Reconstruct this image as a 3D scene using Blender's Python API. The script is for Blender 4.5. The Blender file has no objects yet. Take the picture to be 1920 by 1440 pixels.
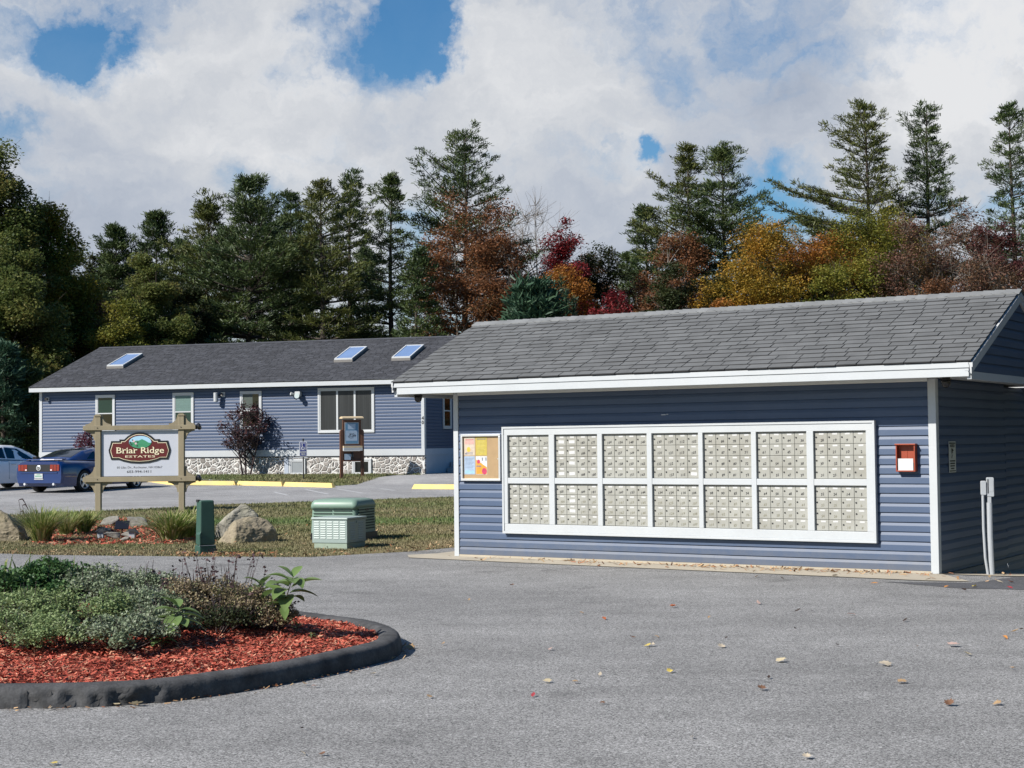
import bpy, math, random
import numpy as np
from mathutils import Vector, Matrix
rnd = random.Random(11)
NR = np.random.default_rng(7)
SC = bpy.context.scene
COL = SC.collection
R = math.radians
# ------------------------------------------------------------------ camera
FPX, PHI, RHO, CAMH = 2918.4, .0376, .0107, 1.607
_c, _s = math.cos(PHI), math.sin(PHI)
FWD = Vector((0, _c, _s)); _u = Vector((0, -_s, _c)); _r = Vector((1, 0, 0))
CR = math.cos(RHO)*_r - math.sin(RHO)*_u
CU = math.sin(RHO)*_r + math.cos(RHO)*_u
CP = Vector((0, 0, CAMH))
cam = bpy.data.objects.new('camera', bpy.data.cameras.new('camera'))
COL.objects.link(cam)
mw = Matrix((( CR.x, CU.x, -FWD.x, CP.x), (CR.y, CU.y, -FWD.y, CP.y), (CR.z, CU.z, -FWD.z, CP.z), (0, 0, 0, 1)))
cam.matrix_world = mw
cam.data.sensor_width = 36
cam.data.lens = FPX/1920*36
cam.data.clip_start = .1; cam.data.clip_end = 3000
SC.camera = cam
# site frames: S = mail shelter, H = community house
TH = .5717; OS = Vector((-.8178, 22.1031)); SL = 6.918
THH = R(17.5); OH = Vector((-17.96, 59.19)); HL = 15.6
eS = Vector((math.cos(TH), -math.sin(TH))); nS = Vector((-math.sin(TH), -math.cos(TH)))
eH = Vector((math.cos(THH), -math.sin(THH))); nH = Vector((-math.sin(THH), -math.cos(THH)))
WZ = [(-170, 6.), (-40, 1.6), (-9, .62), (0, .53), (2, .47), (3.4, .27), (8, .2), (17, .05), (30, 0), (95, 0)]
def gz(x, y):
    w = (Vector((x, y))-OH).dot(nH)
    if w <= WZ[0][0]: return WZ[0][1]
    for (a, za), (b, zb) in zip(WZ, WZ[1:]):
        if w <= b: return za+(zb-za)*(w-a)/(b-a)
    return 0.
def ray(px, py): return FWD + CR*((px-960)/FPX) + CU*((720-py)/FPX)
def gnd(px, py, dz=0.):
    d = ray(px, py); z = 0.
    for i in range(60):
        t = (z+dz-CAMH)/d.z; p = CP+d*t; z = .5*z+.5*gz(p.x, p.y)
    return Vector((p.x, p.y, z))
def at(px, py, Y):
    d = ray(px, py); return CP+d*((Y-0)/d.y)
def fit(px0, py0, px1, py1, w, O, n, e):
    """size of something on a wall: two of its corners in the wall's own (u, z)"""
    o = []
    for px, py in ((px0, py0), (px1, py1)):
        d = ray(px, py); t = (O+n*w).dot(n)/(Vector((d.x, d.y)).dot(n)); p = CP+d*t
        o += [(Vector((p.x, p.y))-O).dot(e), p.z]
    return o
def onS(px0, py0, px1, py1, w=0.): return fit(px0, py0, px1, py1, w, OS, nS, eS)
def onH(px0, py0, px1, py1, w=0.): return fit(px0, py0, px1, py1, w, OH, nH, eH)
# ------------------------------------------------------------------ materials
def new_mat(name):
    m = bpy.data.materials.new(name); m.use_nodes = True
    nt = m.node_tree; b = nt.nodes['Principled BSDF']
    return m, nt, b
def N(nt, t, **k):
    n = nt.nodes.new(t)
    for a, v in k.items():
        if hasattr(n, a) and a not in n.inputs: setattr(n, a, v)
        else: n.inputs[a].default_value = v
    return n
def MATH(nt, op, a, b=None, c=None):
    n = nt.nodes.new('ShaderNodeMath'); n.operation = op
    for i, v in enumerate((a, b, c)):
        if v is None: continue
        if isinstance(v, (int, float)): n.inputs[i].default_value = v
        else: nt.links.new(v, n.inputs[i])
    return n.outputs[0]
def MIX(nt, fac, a, b, mode='MIX'):
    n = nt.nodes.new('ShaderNodeMix'); n.data_type = 'RGBA'; n.blend_type = mode
    for k, v in ((0, fac), (6, a), (7, b)):
        if isinstance(v, (int, float)): n.inputs[k].default_value = v
        elif isinstance(v, (tuple, list)): n.inputs[k].default_value = tuple(v)+((1,) if len(v) == 3 else ())
        else: nt.links.new(v, n.inputs[k])
    return n.outputs[2]
def NOISE(nt, co, scale, detail=4, rough=.55, dist=0.):
    n = nt.nodes.new('ShaderNodeTexNoise')
    n.inputs['Scale'].default_value = scale; n.inputs['Detail'].default_value = detail
    n.inputs['Roughness'].default_value = rough; n.inputs['Distortion'].default_value = dist
    if co is not None: nt.links.new(co, n.inputs['Vector'])
    return n
def RAMP(nt, fac, stops):
    n = nt.nodes.new('ShaderNodeValToRGB'); nt.links.new(fac, n.inputs[0])
    el = n.color_ramp.elements
    while len(el) < len(stops): el.new(.5)
    for e, (p, c) in zip(el, stops):
        e.position = p; e.color = tuple(c)+(1,) if len(c) == 3 else c
    return n.outputs[0]
def MR(nt, v, a, b, c=0., d=1., smooth=False):
    n = nt.nodes.new('ShaderNodeMapRange')
    if smooth: n.interpolation_type = 'SMOOTHSTEP'
    if isinstance(v, (int, float)): n.inputs[0].default_value = v
    else: nt.links.new(v, n.inputs[0])
    for i, x in enumerate((a, b, c, d)): n.inputs[i+1].default_value = x
    return n.outputs[0]
def COORD(nt, kind='Object'):
    return nt.nodes.new('ShaderNodeTexCoord').outputs[kind]
def POS(nt): return nt.nodes.new('ShaderNodeNewGeometry').outputs['Position']
def BUMP(nt, b, h, strength=.3, dist=.01):
    n = nt.nodes.new('ShaderNodeBump'); n.inputs['Strength'].default_value = strength; n.inputs['Distance'].default_value = dist
    nt.links.new(h, n.inputs['Height']); nt.links.new(n.outputs[0], b.inputs['Normal'])
def M(name, col, rough=.6, var=.12, scale=6., fine=60., bump=0., metal=0., coat=0., island=0., spec=.4, dirt=None, dirtamt=0., stretch=None, world=False, splash=None):
    m, nt, b = new_mat(name)
    co = POS(nt) if world else COORD(nt)
    if stretch:
        mp = nt.nodes.new('ShaderNodeMapping'); mp.inputs['Scale'].default_value = stretch
        nt.links.new(co, mp.inputs[0]); co = mp.outputs[0]
    n1 = NOISE(nt, co, scale, 4); n2 = NOISE(nt, co, fine, 3)
    f = MATH(nt, 'ADD', MATH(nt, 'MULTIPLY', n1.outputs[0], .65), MATH(nt, 'MULTIPLY', n2.outputs[0], .35))
    v = MR(nt, f, .3, .7, 1-var, 1+var)
    if island:
        g = nt.nodes.new('ShaderNodeNewGeometry')
        v = MATH(nt, 'MULTIPLY', v, MR(nt, g.outputs['Random Per Island'], 0, 1, 1-island, 1+island))
    c = nt.nodes.new('ShaderNodeVectorMath'); c.operation = 'SCALE'
    c.inputs[0].default_value = col[:3]; nt.links.new(v, c.inputs['Scale'])
    out = c.outputs[0]
    if dirt:
        nd = NOISE(nt, co, scale*.6, 6, .65)
        out = MIX(nt, MATH(nt, 'MULTIPLY', MR(nt, nd.outputs[0], .48, .7), dirtamt), out, dirt)
    if splash:      # mud thrown up by rain along the foot of a wall, in patches
        sz_ = nt.nodes.new('ShaderNodeSeparateXYZ'); nt.links.new(co, sz_.inputs[0]); ns_ = NOISE(nt, co, 7, 5, .7)
        k = MATH(nt, 'MULTIPLY', MR(nt, MATH(nt, 'ADD', sz_.outputs[2], MATH(nt, 'MULTIPLY', ns_.outputs[0], .45)), .22, .50, .34, 0), 1.)
        out = MIX(nt, k, out, splash)
    nt.links.new(out, b.inputs['Base Color'])
    b.inputs['Roughness'].default_value = rough; b.inputs['Metallic'].default_value = metal
    b.inputs['Coat Weight'].default_value = coat; b.inputs['Specular IOR Level'].default_value = spec
    if bump: BUMP(nt, b, f, bump, .01)
    return m
def LEAFM(name, cols, trans=.3, rough=.55, clump=.7, cs=.9):
    """foliage: colour varies leaf by leaf and clump by clump"""
    m, nt, b = new_mat(name)
    g = nt.nodes.new('ShaderNodeNewGeometry')
    n1 = NOISE(nt, g.outputs['Position'], cs, 3)
    f = MATH(nt, 'ADD', MATH(nt, 'MULTIPLY', g.outputs['Random Per Island'], 1-clump), MATH(nt, 'MULTIPLY', MR(nt, n1.outputs[0], .3, .7), clump))
    k = len(cols)
    c = RAMP(nt, f, [((i+.5)/k, col) for i, col in enumerate(cols)])
    nt.links.new(c, b.inputs['Base Color']); b.inputs['Roughness'].default_value = rough
    b.inputs['Specular IOR Level'].default_value = .25
    t = nt.nodes.new('ShaderNodeBsdfTranslucent'); nt.links.new(c, t.inputs[0])
    mx = nt.nodes.new('ShaderNodeMixShader'); mx.inputs[0].default_value = trans
    nt.links.new(b.outputs[0], mx.inputs[1]); nt.links.new(t.outputs[0], mx.inputs[2])
    nt.links.new(mx.outputs[0], nt.nodes['Material Output'].inputs[0])
    return m
def asphalt(name, base, speck=.75):
    m, nt, b = new_mat(name)
    p = POS(nt)
    big = NOISE(nt, p, .35, 5, .6); mid = NOISE(nt, p, 2.2, 5, .6)
    mp = nt.nodes.new('ShaderNodeMapping'); mp.inputs['Rotation'].default_value = (0, 0, R(33)); mp.inputs['Scale'].default_value = (.12, 1.1, 1)
    nt.links.new(p, mp.inputs[0]); streak = NOISE(nt, mp.outputs[0], 1.6, 4, .6)
    v = nt.nodes.new('ShaderNodeTexVoronoi'); v.inputs['Scale'].default_value = 135; nt.links.new(p, v.inputs['Vector'])
    sp = nt.nodes.new('ShaderNodeSeparateColor'); nt.links.new(v.outputs['Color'], sp.inputs[0])
    v2 = nt.nodes.new('ShaderNodeTexVoronoi'); v2.inputs['Scale'].default_value = 48; nt.links.new(p, v2.inputs['Vector'])
    sp2 = nt.nodes.new('ShaderNodeSeparateColor'); nt.links.new(v2.outputs['Color'], sp2.inputs[0])
    fine = NOISE(nt, p, 160, 2)
    a = MATH(nt, 'MULTIPLY', MR(nt, big.outputs[0], .3, .7, .80, 1.15), MR(nt, mid.outputs[0], .3, .7, .9, 1.1))
    a = MATH(nt, 'MULTIPLY', a, MR(nt, streak.outputs[0], .35, .65, .93, 1.06))
    a = MATH(nt, 'MULTIPLY', a, MR(nt, sp.outputs[0], 0, 1, 1-speck, 1+speck))
    a = MATH(nt, 'MULTIPLY', a, MR(nt, sp2.outputs[1], .9, 1., 1, 1.35))
    a = MATH(nt, 'MULTIPLY', a, MR(nt, fine.outputs[0], .3, .7, .8, 1.2))
    # oil stains and a few scuffs of their own shape
    st = NOISE(nt, p, .8, 3, .5, .4)
    a = MATH(nt, 'MULTIPLY', a, MR(nt, st.outputs[0], .62, .78, 1, .62, True))
    c = nt.nodes.new('ShaderNodeVectorMath'); c.operation = 'SCALE'; c.inputs[0].default_value = base
    nt.links.new(a, c.inputs['Scale']); nt.links.new(c.outputs[0], b.inputs['Base Color'])
    b.inputs['Roughness'].default_value = .85; b.inputs['Specular IOR Level'].default_value = .3
    h = MATH(nt, 'ADD', sp.outputs[1], MATH(nt, 'MULTIPLY', fine.outputs[0], .6))
    BUMP(nt, b, h, .55, .006)
    return m
def glass(name, col, rough=.05, spec=.6):
    m, nt, b = new_mat(name)
    n = NOISE(nt, COORD(nt), 1.3, 3)
    nt.links.new(MIX(nt, n.outputs[0], [c*.7 for c in col], [c*1.3 for c in col]), b.inputs['Base Color'])
    b.inputs['Roughness'].default_value = rough; b.inputs['Specular IOR Level'].default_value = spec
    b.inputs['Coat Weight'].default_value = .12; b.inputs['Coat Roughness'].default_value = .02
    return m
def stone_wall(name):
    m, nt, b = new_mat(name)
    co = COORD(nt); nz = NOISE(nt, co, 5, 3)
    wv = nt.nodes.new('ShaderNodeVectorMath'); wv.operation = 'MULTIPLY_ADD'
    nt.links.new(nz.outputs[1], wv.inputs[0]); wv.inputs[1].default_value = (.09,)*3; nt.links.new(co, wv.inputs[2])
    mp = nt.nodes.new('ShaderNodeMapping'); mp.inputs['Scale'].default_value = (5.6, 0, 6.0); nt.links.new(wv.outputs[0], mp.inputs[0])
    v = nt.nodes.new('ShaderNodeTexVoronoi'); v.feature = 'DISTANCE_TO_EDGE'; v.inputs['Scale'].default_value = 1.; v.inputs['Randomness'].default_value = .95
    vc = nt.nodes.new('ShaderNodeTexVoronoi'); vc.inputs['Scale'].default_value = 1.; vc.inputs['Randomness'].default_value = .95
    nt.links.new(mp.outputs[0], v.inputs['Vector']); nt.links.new(mp.outputs[0], vc.inputs['Vector'])
    sp = nt.nodes.new('ShaderNodeSeparateColor'); nt.links.new(vc.outputs['Color'], sp.inputs[0])
    st = RAMP(nt, sp.outputs[0], [(0, (.20, .18, .16)), (.4, (.29, .26, .235)), (.7, (.34, .31, .28)), (1, (.24, .225, .215))])
    gr = NOISE(nt, co, 40, 4); st = MIX(nt, MR(nt, gr.outputs[0], .3, .7, 0, .5), st, (.15, .14, .13))
    k = MR(nt, v.outputs['Distance'], .05, .085)
    nt.links.new(MIX(nt, k, (.60, .59, .56), st), b.inputs['Base Color'])
    b.inputs['Roughness'].default_value = .85
    BUMP(nt, b, MATH(nt, 'ADD', MR(nt, v.outputs['Distance'], .03, .16), MATH(nt, 'MULTIPLY', gr.outputs[0], .15)), .9, .04)
    return m
def lawn_col(nt, p):
    n1 = NOISE(nt, p, .35, 4, .6); n2 = NOISE(nt, p, 3., 5, .65); n3 = NOISE(nt, p, 40, 3)
    f = MATH(nt, 'ADD', MATH(nt, 'MULTIPLY', n1.outputs[0], .6), MATH(nt, 'MULTIPLY', n2.outputs[0], .4))
    # a greener strip runs along the middle of the verge, dry grass towards the road
    d = nt.nodes.new('ShaderNodeVectorMath'); d.operation = 'DOT_PRODUCT'; nt.links.new(p, d.inputs[0]); d.inputs[1].default_value = (.12, .99, 0)
    band = MATH(nt, 'ABSOLUTE', MATH(nt, 'SUBTRACT', d.outputs['Value'], 31.3))
    f = MATH(nt, 'ADD', f, MR(nt, band, 0, 2.6, .3, 0., True))
    far = MR(nt, d.outputs['Value'], 33, 40, 0, .10)
    f = MATH(nt, 'ADD', f, far)
    c = RAMP(nt, f, [(.33, (.235, .185, .10)), (.47, (.18, .155, .075)), (.60, (.115, .125, .04)), (.82, (.075, .135, .024))])
    return c, n3.outputs[0]
def lawn(name):
    m, nt, b = new_mat(name)
    c, n3 = lawn_col(nt, POS(nt))
    nt.links.new(MIX(nt, MR(nt, n3, .3, .7, 0, .5), c, (.10, .08, .045)), b.inputs['Base Color'])
    b.inputs['Roughness'].default_value = .9; BUMP(nt, b, n3, .6, .02)
    return m
def blades_mat(name):
    m, nt, b = new_mat(name)
    g = nt.nodes.new('ShaderNodeNewGeometry')
    c, n3 = lawn_col(nt, g.outputs['Position'])
    c = MIX(nt, MR(nt, g.outputs['Random Per Island'], .6, 1., 0, .5), c, (.26, .215, .12))
    nt.links.new(c, b.inputs['Base Color']); b.inputs['Roughness'].default_value = .7
    return m
BLUE = (.100, .142, .225)
mt = dict(
 siding=M('blue_siding', (.055, .083, .142), .5, .07, 1.2, 40, dirt=(.10, .13, .185), dirtamt=.3, splash=(.17, .155, .125)),
 siding_house=M('blue_siding_house', (.046, .072, .130), .5, .05, 1.2, 40),
 channel=M('dark_channel', (.02, .026, .045), .6),
 white=M('white_trim', (.43, .45, .46), .45, .05, 2, 30, dirt=(.5, .49, .46), dirtamt=.18),
 vinyl=M('white_vinyl', (.45, .465, .47), .4, .03),
 soffit=M('soffit_paint', (.62, .63, .6), .6, .05),
 rake=M('grey_rake_trim', (.44, .45, .45), .55, .06),
 shingle=M('grey_shingle', (.118, .121, .122), .9, .2, 3, 150, .3, island=.09, spec=.15),
 shingle_dark=M('charcoal_shingle', (.062, .064, .072), .9, .25, 3, 120, .3, island=.25, spec=.15),
 roof_base=M('roof_underlay', (.025, .026, .028), .9),
 cap=M('ridge_shingle', (.185, .19, .19), .9, .15, 4, 150, .3, island=.1, spec=.15),
 mailbox=M('mailbox_taupe', (.31, .308, .275), .42, .10, 3, 60, island=.05, dirt=(.20, .185, .15), dirtamt=.45, world=True),
 mailgap=M('mailbox_gap', (.05, .05, .045), .7),
 ink=M('black_ink', (.018, .018, .02), .5),
 ink_worn=M('worn_ink', (.235, .225, .165), .6),
 tag=M('paper_label', (.50, .50, .49), .6, .06),
 lock=M('lock_metal', (.07, .07, .07), .35, .1, metal=.6),
 concrete=M('concrete', (.38, .335, .26), .9, .14, 3, 80, .25),
 grey_concrete=M('grey_concrete', (.36, .37, .39), .9, .1, 3, 80, .2),
 found=M('grey_foundation_paint', (.36, .40, .46), .8, .06),
 cork=M('cork', (.33, .225, .12), .85, .12, 8, 160),
 alu=M('aluminium', (.62, .63, .64), .3, .05, metal=.6),
 red_plastic=M('red_box', (.27, .05, .022), .45, .1),
 grey_pvc=M('grey_pvc', (.34, .36, .38), .5, .08),
 wood=M('treated_pine', (.255, .215, .14), .75, .16, 3, 40, .2, stretch=(1, 1, .15)),
 brown_wood=M('brown_plastic_lumber', (.105, .048, .028), .6, .15, 4, 60),
 tan_wood=M('tan_lumber', (.55, .43, .27), .6, .1, 4, 60),
 black=M('black_plastic', (.015, .015, .016), .45),
 blackgloss=M('black_gloss', (.012, .012, .014), .15, spec=.6),
 sign_white=M('sign_white', (.50, .52, .575), .35, .03),
 sign_maroon=M('sign_maroon', (.115, .018, .018), .4, .04),
 cream=M('sign_cream', (.80, .72, .50), .4, .03),
 sign_green=M('sign_green', (.06, .27, .14), .4, .08),
 sign_sky=M('sign_sky', (.38, .60, .75), .4, .05),
 pink=M('blossom_pink', (.75, .45, .48), .5),
 sign_blue=M('sign_blue', (.012, .02, .13), .4, .05),
 pedestal=M('pedestal_green', (.030, .075, .055), .55, .14, 4, 60, .05, dirt=(.08, .12, .10), dirtamt=.3),
 cab_pale=M('pale_green_steel', (.265, .325, .30), .45, .05, 3, 50),
 cab_green=M('green_plastic', (.175, .262, .205), .42, .06, 3, 50),
 cab_base=M('cabinet_base', (.26, .32, .25), .6, .1, 4, 60, dirt=(.2, .17, .1), dirtamt=.5),
 slit=M('dark_slit', (.03, .05, .04), .7),
 yellow=M('yellow_paint', (.66, .49, .17), .7, .1, 3, 60, .1, dirt=(.5, .42, .25), dirtamt=.4),
 mark=M('worn_white_paint', (.42, .42, .42), .8, .15, 5, 50),
 blue_paint=M('blue_car_paint', (.004, .026, .115), .35, .03, coat=1., spec=.3),
 white_paint=M('white_car_paint', (.90, .90, .90), .3, .02, coat=1., spec=.5),
 tyre=M('tyre_rubber', (.014, .014, .014), .8),
 rim=M('alloy_rim', (.62, .63, .65), .3, .05, metal=.35),
 tail=M('tail_lamp', (.19, .006, .006), .15, .1, spec=.7, coat=1.),
 tail_pale=M('reversing_lamp', (.75, .6, .6), .2),
 bark=M('bark', (.060, .048, .038), .9, .3, 3, 30, .4),
 bark_pale=M('pale_bark', (.15, .13, .11), .9, .3, 3, 30, .4),
 twig=M('twig', (.045, .03, .03), .8),
 boulder=M('boulder_grey', (.25, .235, .195), .9, .4, 2.2, 25, .7, dirt=(.13, .13, .05), dirtamt=.65),
 boulder_tan=M('boulder_tan', (.25, .21, .145), .9, .45, 2.2, 22, .8, dirt=(.12, .115, .035), dirtamt=.9),
 stone=M('small_stone', (.20, .19, .165), .9, .3, 6, 40, .6),
 kerb=M('asphalt_kerb', (.060, .060, .061), .9, .6, 6, 70, 1.,  dirt=(.02, .02, .02), dirtamt=.8),
 mulch_base=M('mulch_soil', (.12, .022, .012), .95, .4, 10, 80, .4),
 soil=M('soil', (.07, .05, .035), .95, .3),
 shade_glass=glass('dark_glass', (.006, .009, .009), .06, .35),
 green_blind=glass('green_blind', (.012, .034, .028), .2, .3),
 teal_blind=M('pale_blind', (.11, .18, .16), .5, .06),
 curtain=M('curtain', (.015, .017, .017), .45, .85, 1.4, 9, stretch=(9, 1, .12)),
 skyglass=glass('sky_glass', (.08, .17, .36), .08),
 car_glass=glass('car_glass', (.012, .018, .03), .03),
 car_glass_pale=glass('car_glass_pale', (.10, .17, .22), .05),
 stone_wall=stone_wall('stone_veneer'),
 asphalt=asphalt('asphalt', (.222, .218, .211)),
 asphalt_lot=asphalt('asphalt_lot', (.275, .27, .265), .35),
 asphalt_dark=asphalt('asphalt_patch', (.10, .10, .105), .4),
 lawn=lawn('lawn'), blades=blades_mat('grass_blades'),
)
mt['mulch'] = LEAFM('mulch_chips', [(.24, .04, .026), (.40, .080, .05), (.50, .13, .08), (.34, .058, .038), (.56, .30, .19)], .0, .8, .15, 8)
LF = dict(
 pine=LEAFM('pine_needles', [(.024, .042, .017), (.043, .068, .025), (.066, .094, .029), (.09, .112, .032)], .15, .5, .55, .5),
 pine_olive=LEAFM('pine_needles_olive', [(.034, .05, .015), (.066, .082, .022), (.105, .115, .028), (.065, .064, .025)], .15, .5, .5, .5),
 pine_blue=LEAFM('pine_needles_blue', [(.022, .055, .032), (.04, .085, .05), (.065, .11, .06)], .15, .5, .4, 2),
 oak=LEAFM('oak_leaves', [(.055, .085, .025), (.11, .14, .04), (.16, .17, .05), (.20, .155, .05)], .42, .5, .6, .45),
 yellowgreen=LEAFM('yellow_green_leaves', [(.075, .10, .022), (.135, .15, .028), (.20, .19, .032), (.25, .19, .034)], .35, .5, .6, .5),
 yellow=LEAFM('yellow_leaves', [(.12, .11, .02), (.24, .165, .025), (.34, .20, .03), (.37, .17, .028)], .35, .5, .6, .5),
 orange=LEAFM('orange_leaves', [(.14, .075, .02), (.27, .11, .025), (.34, .13, .025), (.25, .17, .035)], .35, .5, .6, .5),
 russet=LEAFM('russet_leaves', [(.09, .05, .028), (.16, .075, .035), (.22, .09, .04), (.10, .08, .035)], .3, .5, .6, .5),
 red=LEAFM('red_leaves', [(.07, .012, .014), (.15, .018, .022), (.24, .028, .032), (.06, .03, .02)], .3, .5, .6, .6),
 maroon=LEAFM('maroon_leaves', [(.07, .025, .025), (.12, .04, .04), (.10, .06, .04)], .3, .5, .6, .6),
 brown=LEAFM('brown_leaves', [(.11, .055, .045), (.17, .085, .06), (.12, .075, .04), (.20, .11, .06)], .3, .5, .6, .5),
 dark=LEAFM('dark_leaves', [(.018, .028, .011), (.035, .048, .017), (.06, .055, .02)], .25, .5, .6, .6),
 purple=LEAFM('purple_leaves', [(.03, .014, .018), (.06, .022, .026), (.09, .035, .032)], .2, .5, .4, 2),
 crimson=LEAFM('crimson_leaves', [(.09, .02, .035), (.16, .035, .055), (.06, .02, .03)], .3, .5, .4, 2),
 catmint=LEAFM('catmint_leaves', [(.10, .15, .06), (.165, .23, .09), (.23, .29, .12), (.26, .29, .18)], .25, .6, .5, 4),
 catmint_pale=LEAFM('catmint_pale_leaves', [(.12, .16, .09), (.20, .245, .145), (.29, .32, .23)], .25, .6, .4, 4),
 mint=LEAFM('mint_leaves', [(.03, .075, .028), (.06, .13, .04), (.10, .17, .06)], .3, .5, .4, 4),
 aster=LEAFM('faded_aster', [(.11, .12, .05), (.22, .18, .09), (.32, .24, .17), (.18, .21, .09)], .2, .7, .5, 5),
 seed=LEAFM('dark_seed_heads', [(.035, .018, .024), (.075, .04, .045), (.10, .06, .05)], .1, .7, .3, 5),
 milkweed=LEAFM('milkweed_leaves', [(.085, .15, .045), (.14, .215, .07), (.19, .26, .09)], .3, .45, .3, 8),
 grass=LEAFM('long_grass', [(.10, .17, .035), (.17, .24, .055), (.30, .31, .11), (.46, .42, .24)], .3, .5, .3, 4),
 dry=LEAFM('dry_leaves', [(.20, .10, .05), (.34, .21, .11), (.46, .33, .19), (.28, .09, .04)], .1, .7, .1, 9),
)
def solid_leaf(nm, c): return M(nm, c, .7, .2, 20, 120)
# ------------------------------------------------------------------ geometry helpers
def link(o, parent=None):
    COL.objects.link(o)
    if parent is not None: o.parent = parent
    return o
class MB:
    def __init__(s): s.v = []; s.f = []; s.m = []; s.mats = []; s.smooth = False
    def mi(s, m):
        if m is None: m = s.mats[0] if s.mats else None
        if m not in s.mats: s.mats.append(m)
        return s.mats.index(m)
    def face(s, pts, m=None):
        k = len(s.v); s.v += [tuple(p) for p in pts]; s.f.append(tuple(range(k, k+len(pts)))); s.m.append(s.mi(m))
    def poly(s, verts, faces, m=None):
        k = len(s.v); s.v += [tuple(p) for p in verts]; i = s.mi(m)
        for f in faces: s.f.append(tuple(k+a for a in f)); s.m.append(i)
    def box(s, x0, x1, y0, y1, z0, z1, m=None, T=None, bev=0.):
        if bev:
            return s.prism([(x0+bev, z0), (x1-bev, z0), (x1, z0+bev), (x1, z1-bev), (x1-bev, z1), (x0+bev, z1), (x0, z1-bev), (x0, z0+bev)], y0, y1, m, T)
        P = [(x, y, z) for z in (z0, z1) for y in (y0, y1) for x in (x0, x1)]
        if T: P = [T @ Vector(p) for p in P]
        s.poly(P, [(0, 2, 3, 1), (4, 5, 7, 6), (0, 1, 5, 4), (2, 6, 7, 3), (0, 4, 6, 2), (1, 3, 7, 5)], m)
    def prism(s, xz, y0, y1, m=None, T=None, back=True):
        """an outline in (x, z), given thickness along y"""
        n = len(xz); P = [(x, y0, z) for x, z in xz]+[(x, y1, z) for x, z in xz]
        if T: P = [T @ Vector(p) for p in P]
        F = [tuple(range(n)), tuple(range(2*n-1, n-1, -1))]+[((i+1) % n, i, i+n, (i+1) % n+n) for i in range(n)]
        s.poly(P, F, m)
    def tube(s, pts, rad, m=None, k=6, cap=True):
        pts = [Vector(p) for p in pts]
        if not hasattr(rad, '__len__'): rad = [rad]*len(pts)
        V = []; 
        for i, p in enumerate(pts):
            d = (pts[min(i+1, len(pts)-1)]-pts[max(i-1, 0)]).normalized()
            a = d.orthogonal().normalized() if abs(d.z) > .95 else d.cross(Vector((0, 0, 1))).normalized()
            b = d.cross(a)
            V += [p+(a*math.cos(2*math.pi*j/k)+b*math.sin(2*math.pi*j/k))*rad[i] for j in range(k)]
        F = [(i*k+j, i*k+(j+1) % k, (i+1)*k+(j+1) % k, (i+1)*k+j) for i in range(len(pts)-1) for j in range(k)]
        if cap: F += [tuple(range(k-1, -1, -1)), tuple(range((len(pts)-1)*k, len(pts)*k))]
        s.poly(V, F, m)
    def lathe(s, prof, m=None, k=16, T=None):
        V = [(r*math.cos(2*math.pi*j/k), r*math.sin(2*math.pi*j/k), z) for r, z in prof for j in range(k)]
        if T: V = [T @ Vector(p) for p in V]
        F = [(i*k+j, i*k+(j+1) % k, (i+1)*k+(j+1) % k, (i+1)*k+j) for i in range(len(prof)-1) for j in range(k)]
        F += [tuple(range(k-1, -1, -1)), tuple(range((len(prof)-1)*k, len(prof)*k))]
        s.poly(V, F, m)
    def mesh(s, name):
        me = bpy.data.meshes.new(name); me.from_pydata(s.v, [], s.f)
        for m in s.mats: me.materials.append(m)
        if len(s.mats) > 1: me.polygons.foreach_set('material_index', s.m)
        if s.smooth: me.polygons.foreach_set('use_smooth', [True]*len(s.f))
        me.update(); return me
    def build(s, name, m=None, parent=None, fix=True):
        if m is not None and not s.mats: s.mats = [m]
        if m is not None and s.mats == [None]: s.mats = [m]
        me = s.mesh(name)
        if fix:
            import bmesh
            bm = bmesh.new(); bm.from_mesh(me); bmesh.ops.recalc_face_normals(bm, faces=bm.faces); bm.to_mesh(me); bm.free()
        return link(bpy.data.objects.new(name, me), parent)
def bevel(o, w=.01, seg=2):
    md = o.modifiers.new('edge', 'BEVEL'); md.width = w; md.segments = seg; md.limit_method = 'ANGLE'; md.angle_limit = R(35)
    return o
def quads_mesh(name, V, k, mat):
    """V: (n, k, 3) array, n separate k-gons"""
    n = len(V); me = bpy.data.meshes.new(name)
    me.vertices.add(n*k); me.vertices.foreach_set('co', np.ascontiguousarray(V, dtype=np.float32).ravel())
    me.loops.add(n*k); me.loops.foreach_set('vertex_index', np.arange(n*k, dtype=np.int32))
    me.polygons.add(n); me.polygons.foreach_set('loop_start', np.arange(0, n*k, k, dtype=np.int32))
    me.materials.append(mat); me.update(calc_edges=True); return me
def thing(name, label, cat, loc=(0, 0, 0), rz=0., group=None, scale=None):
    o = bpy.data.objects.new(name, None); link(o)
    o.location = loc; o.rotation_euler = (0, 0, rz); o.empty_display_size = .2
    tag(o, label, cat, group); return o
def tag(o, label=None, cat=None, group=None, kind=None):
    if label: o['label'] = label
    if cat: o['category'] = cat
    if group: o['group'] = group
    if kind: o['kind'] = kind
    return o
_tx = {}
def text_geo(s, shear=0.):
    key = (s, shear)
    if key in _tx: return _tx[key]
    cu = bpy.data.curves.new('lettering', 'FONT'); cu.body = s; cu.size = 1.; cu.shear = shear; cu.resolution_u = 2
    o = bpy.data.objects.new('lettering', cu); COL.objects.link(o)
    dg = bpy.context.evaluated_depsgraph_get(); dg.update()
    me = o.evaluated_get(dg).to_mesh()
    v = [tuple(x.co) for x in me.vertices]; f = [tuple(p.vertices) for p in me.polygons]
    o.evaluated_get(dg).to_mesh_clear()
    bpy.data.objects.remove(o); bpy.data.curves.remove(cu)
    _tx[key] = (v, f); return v, f
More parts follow.
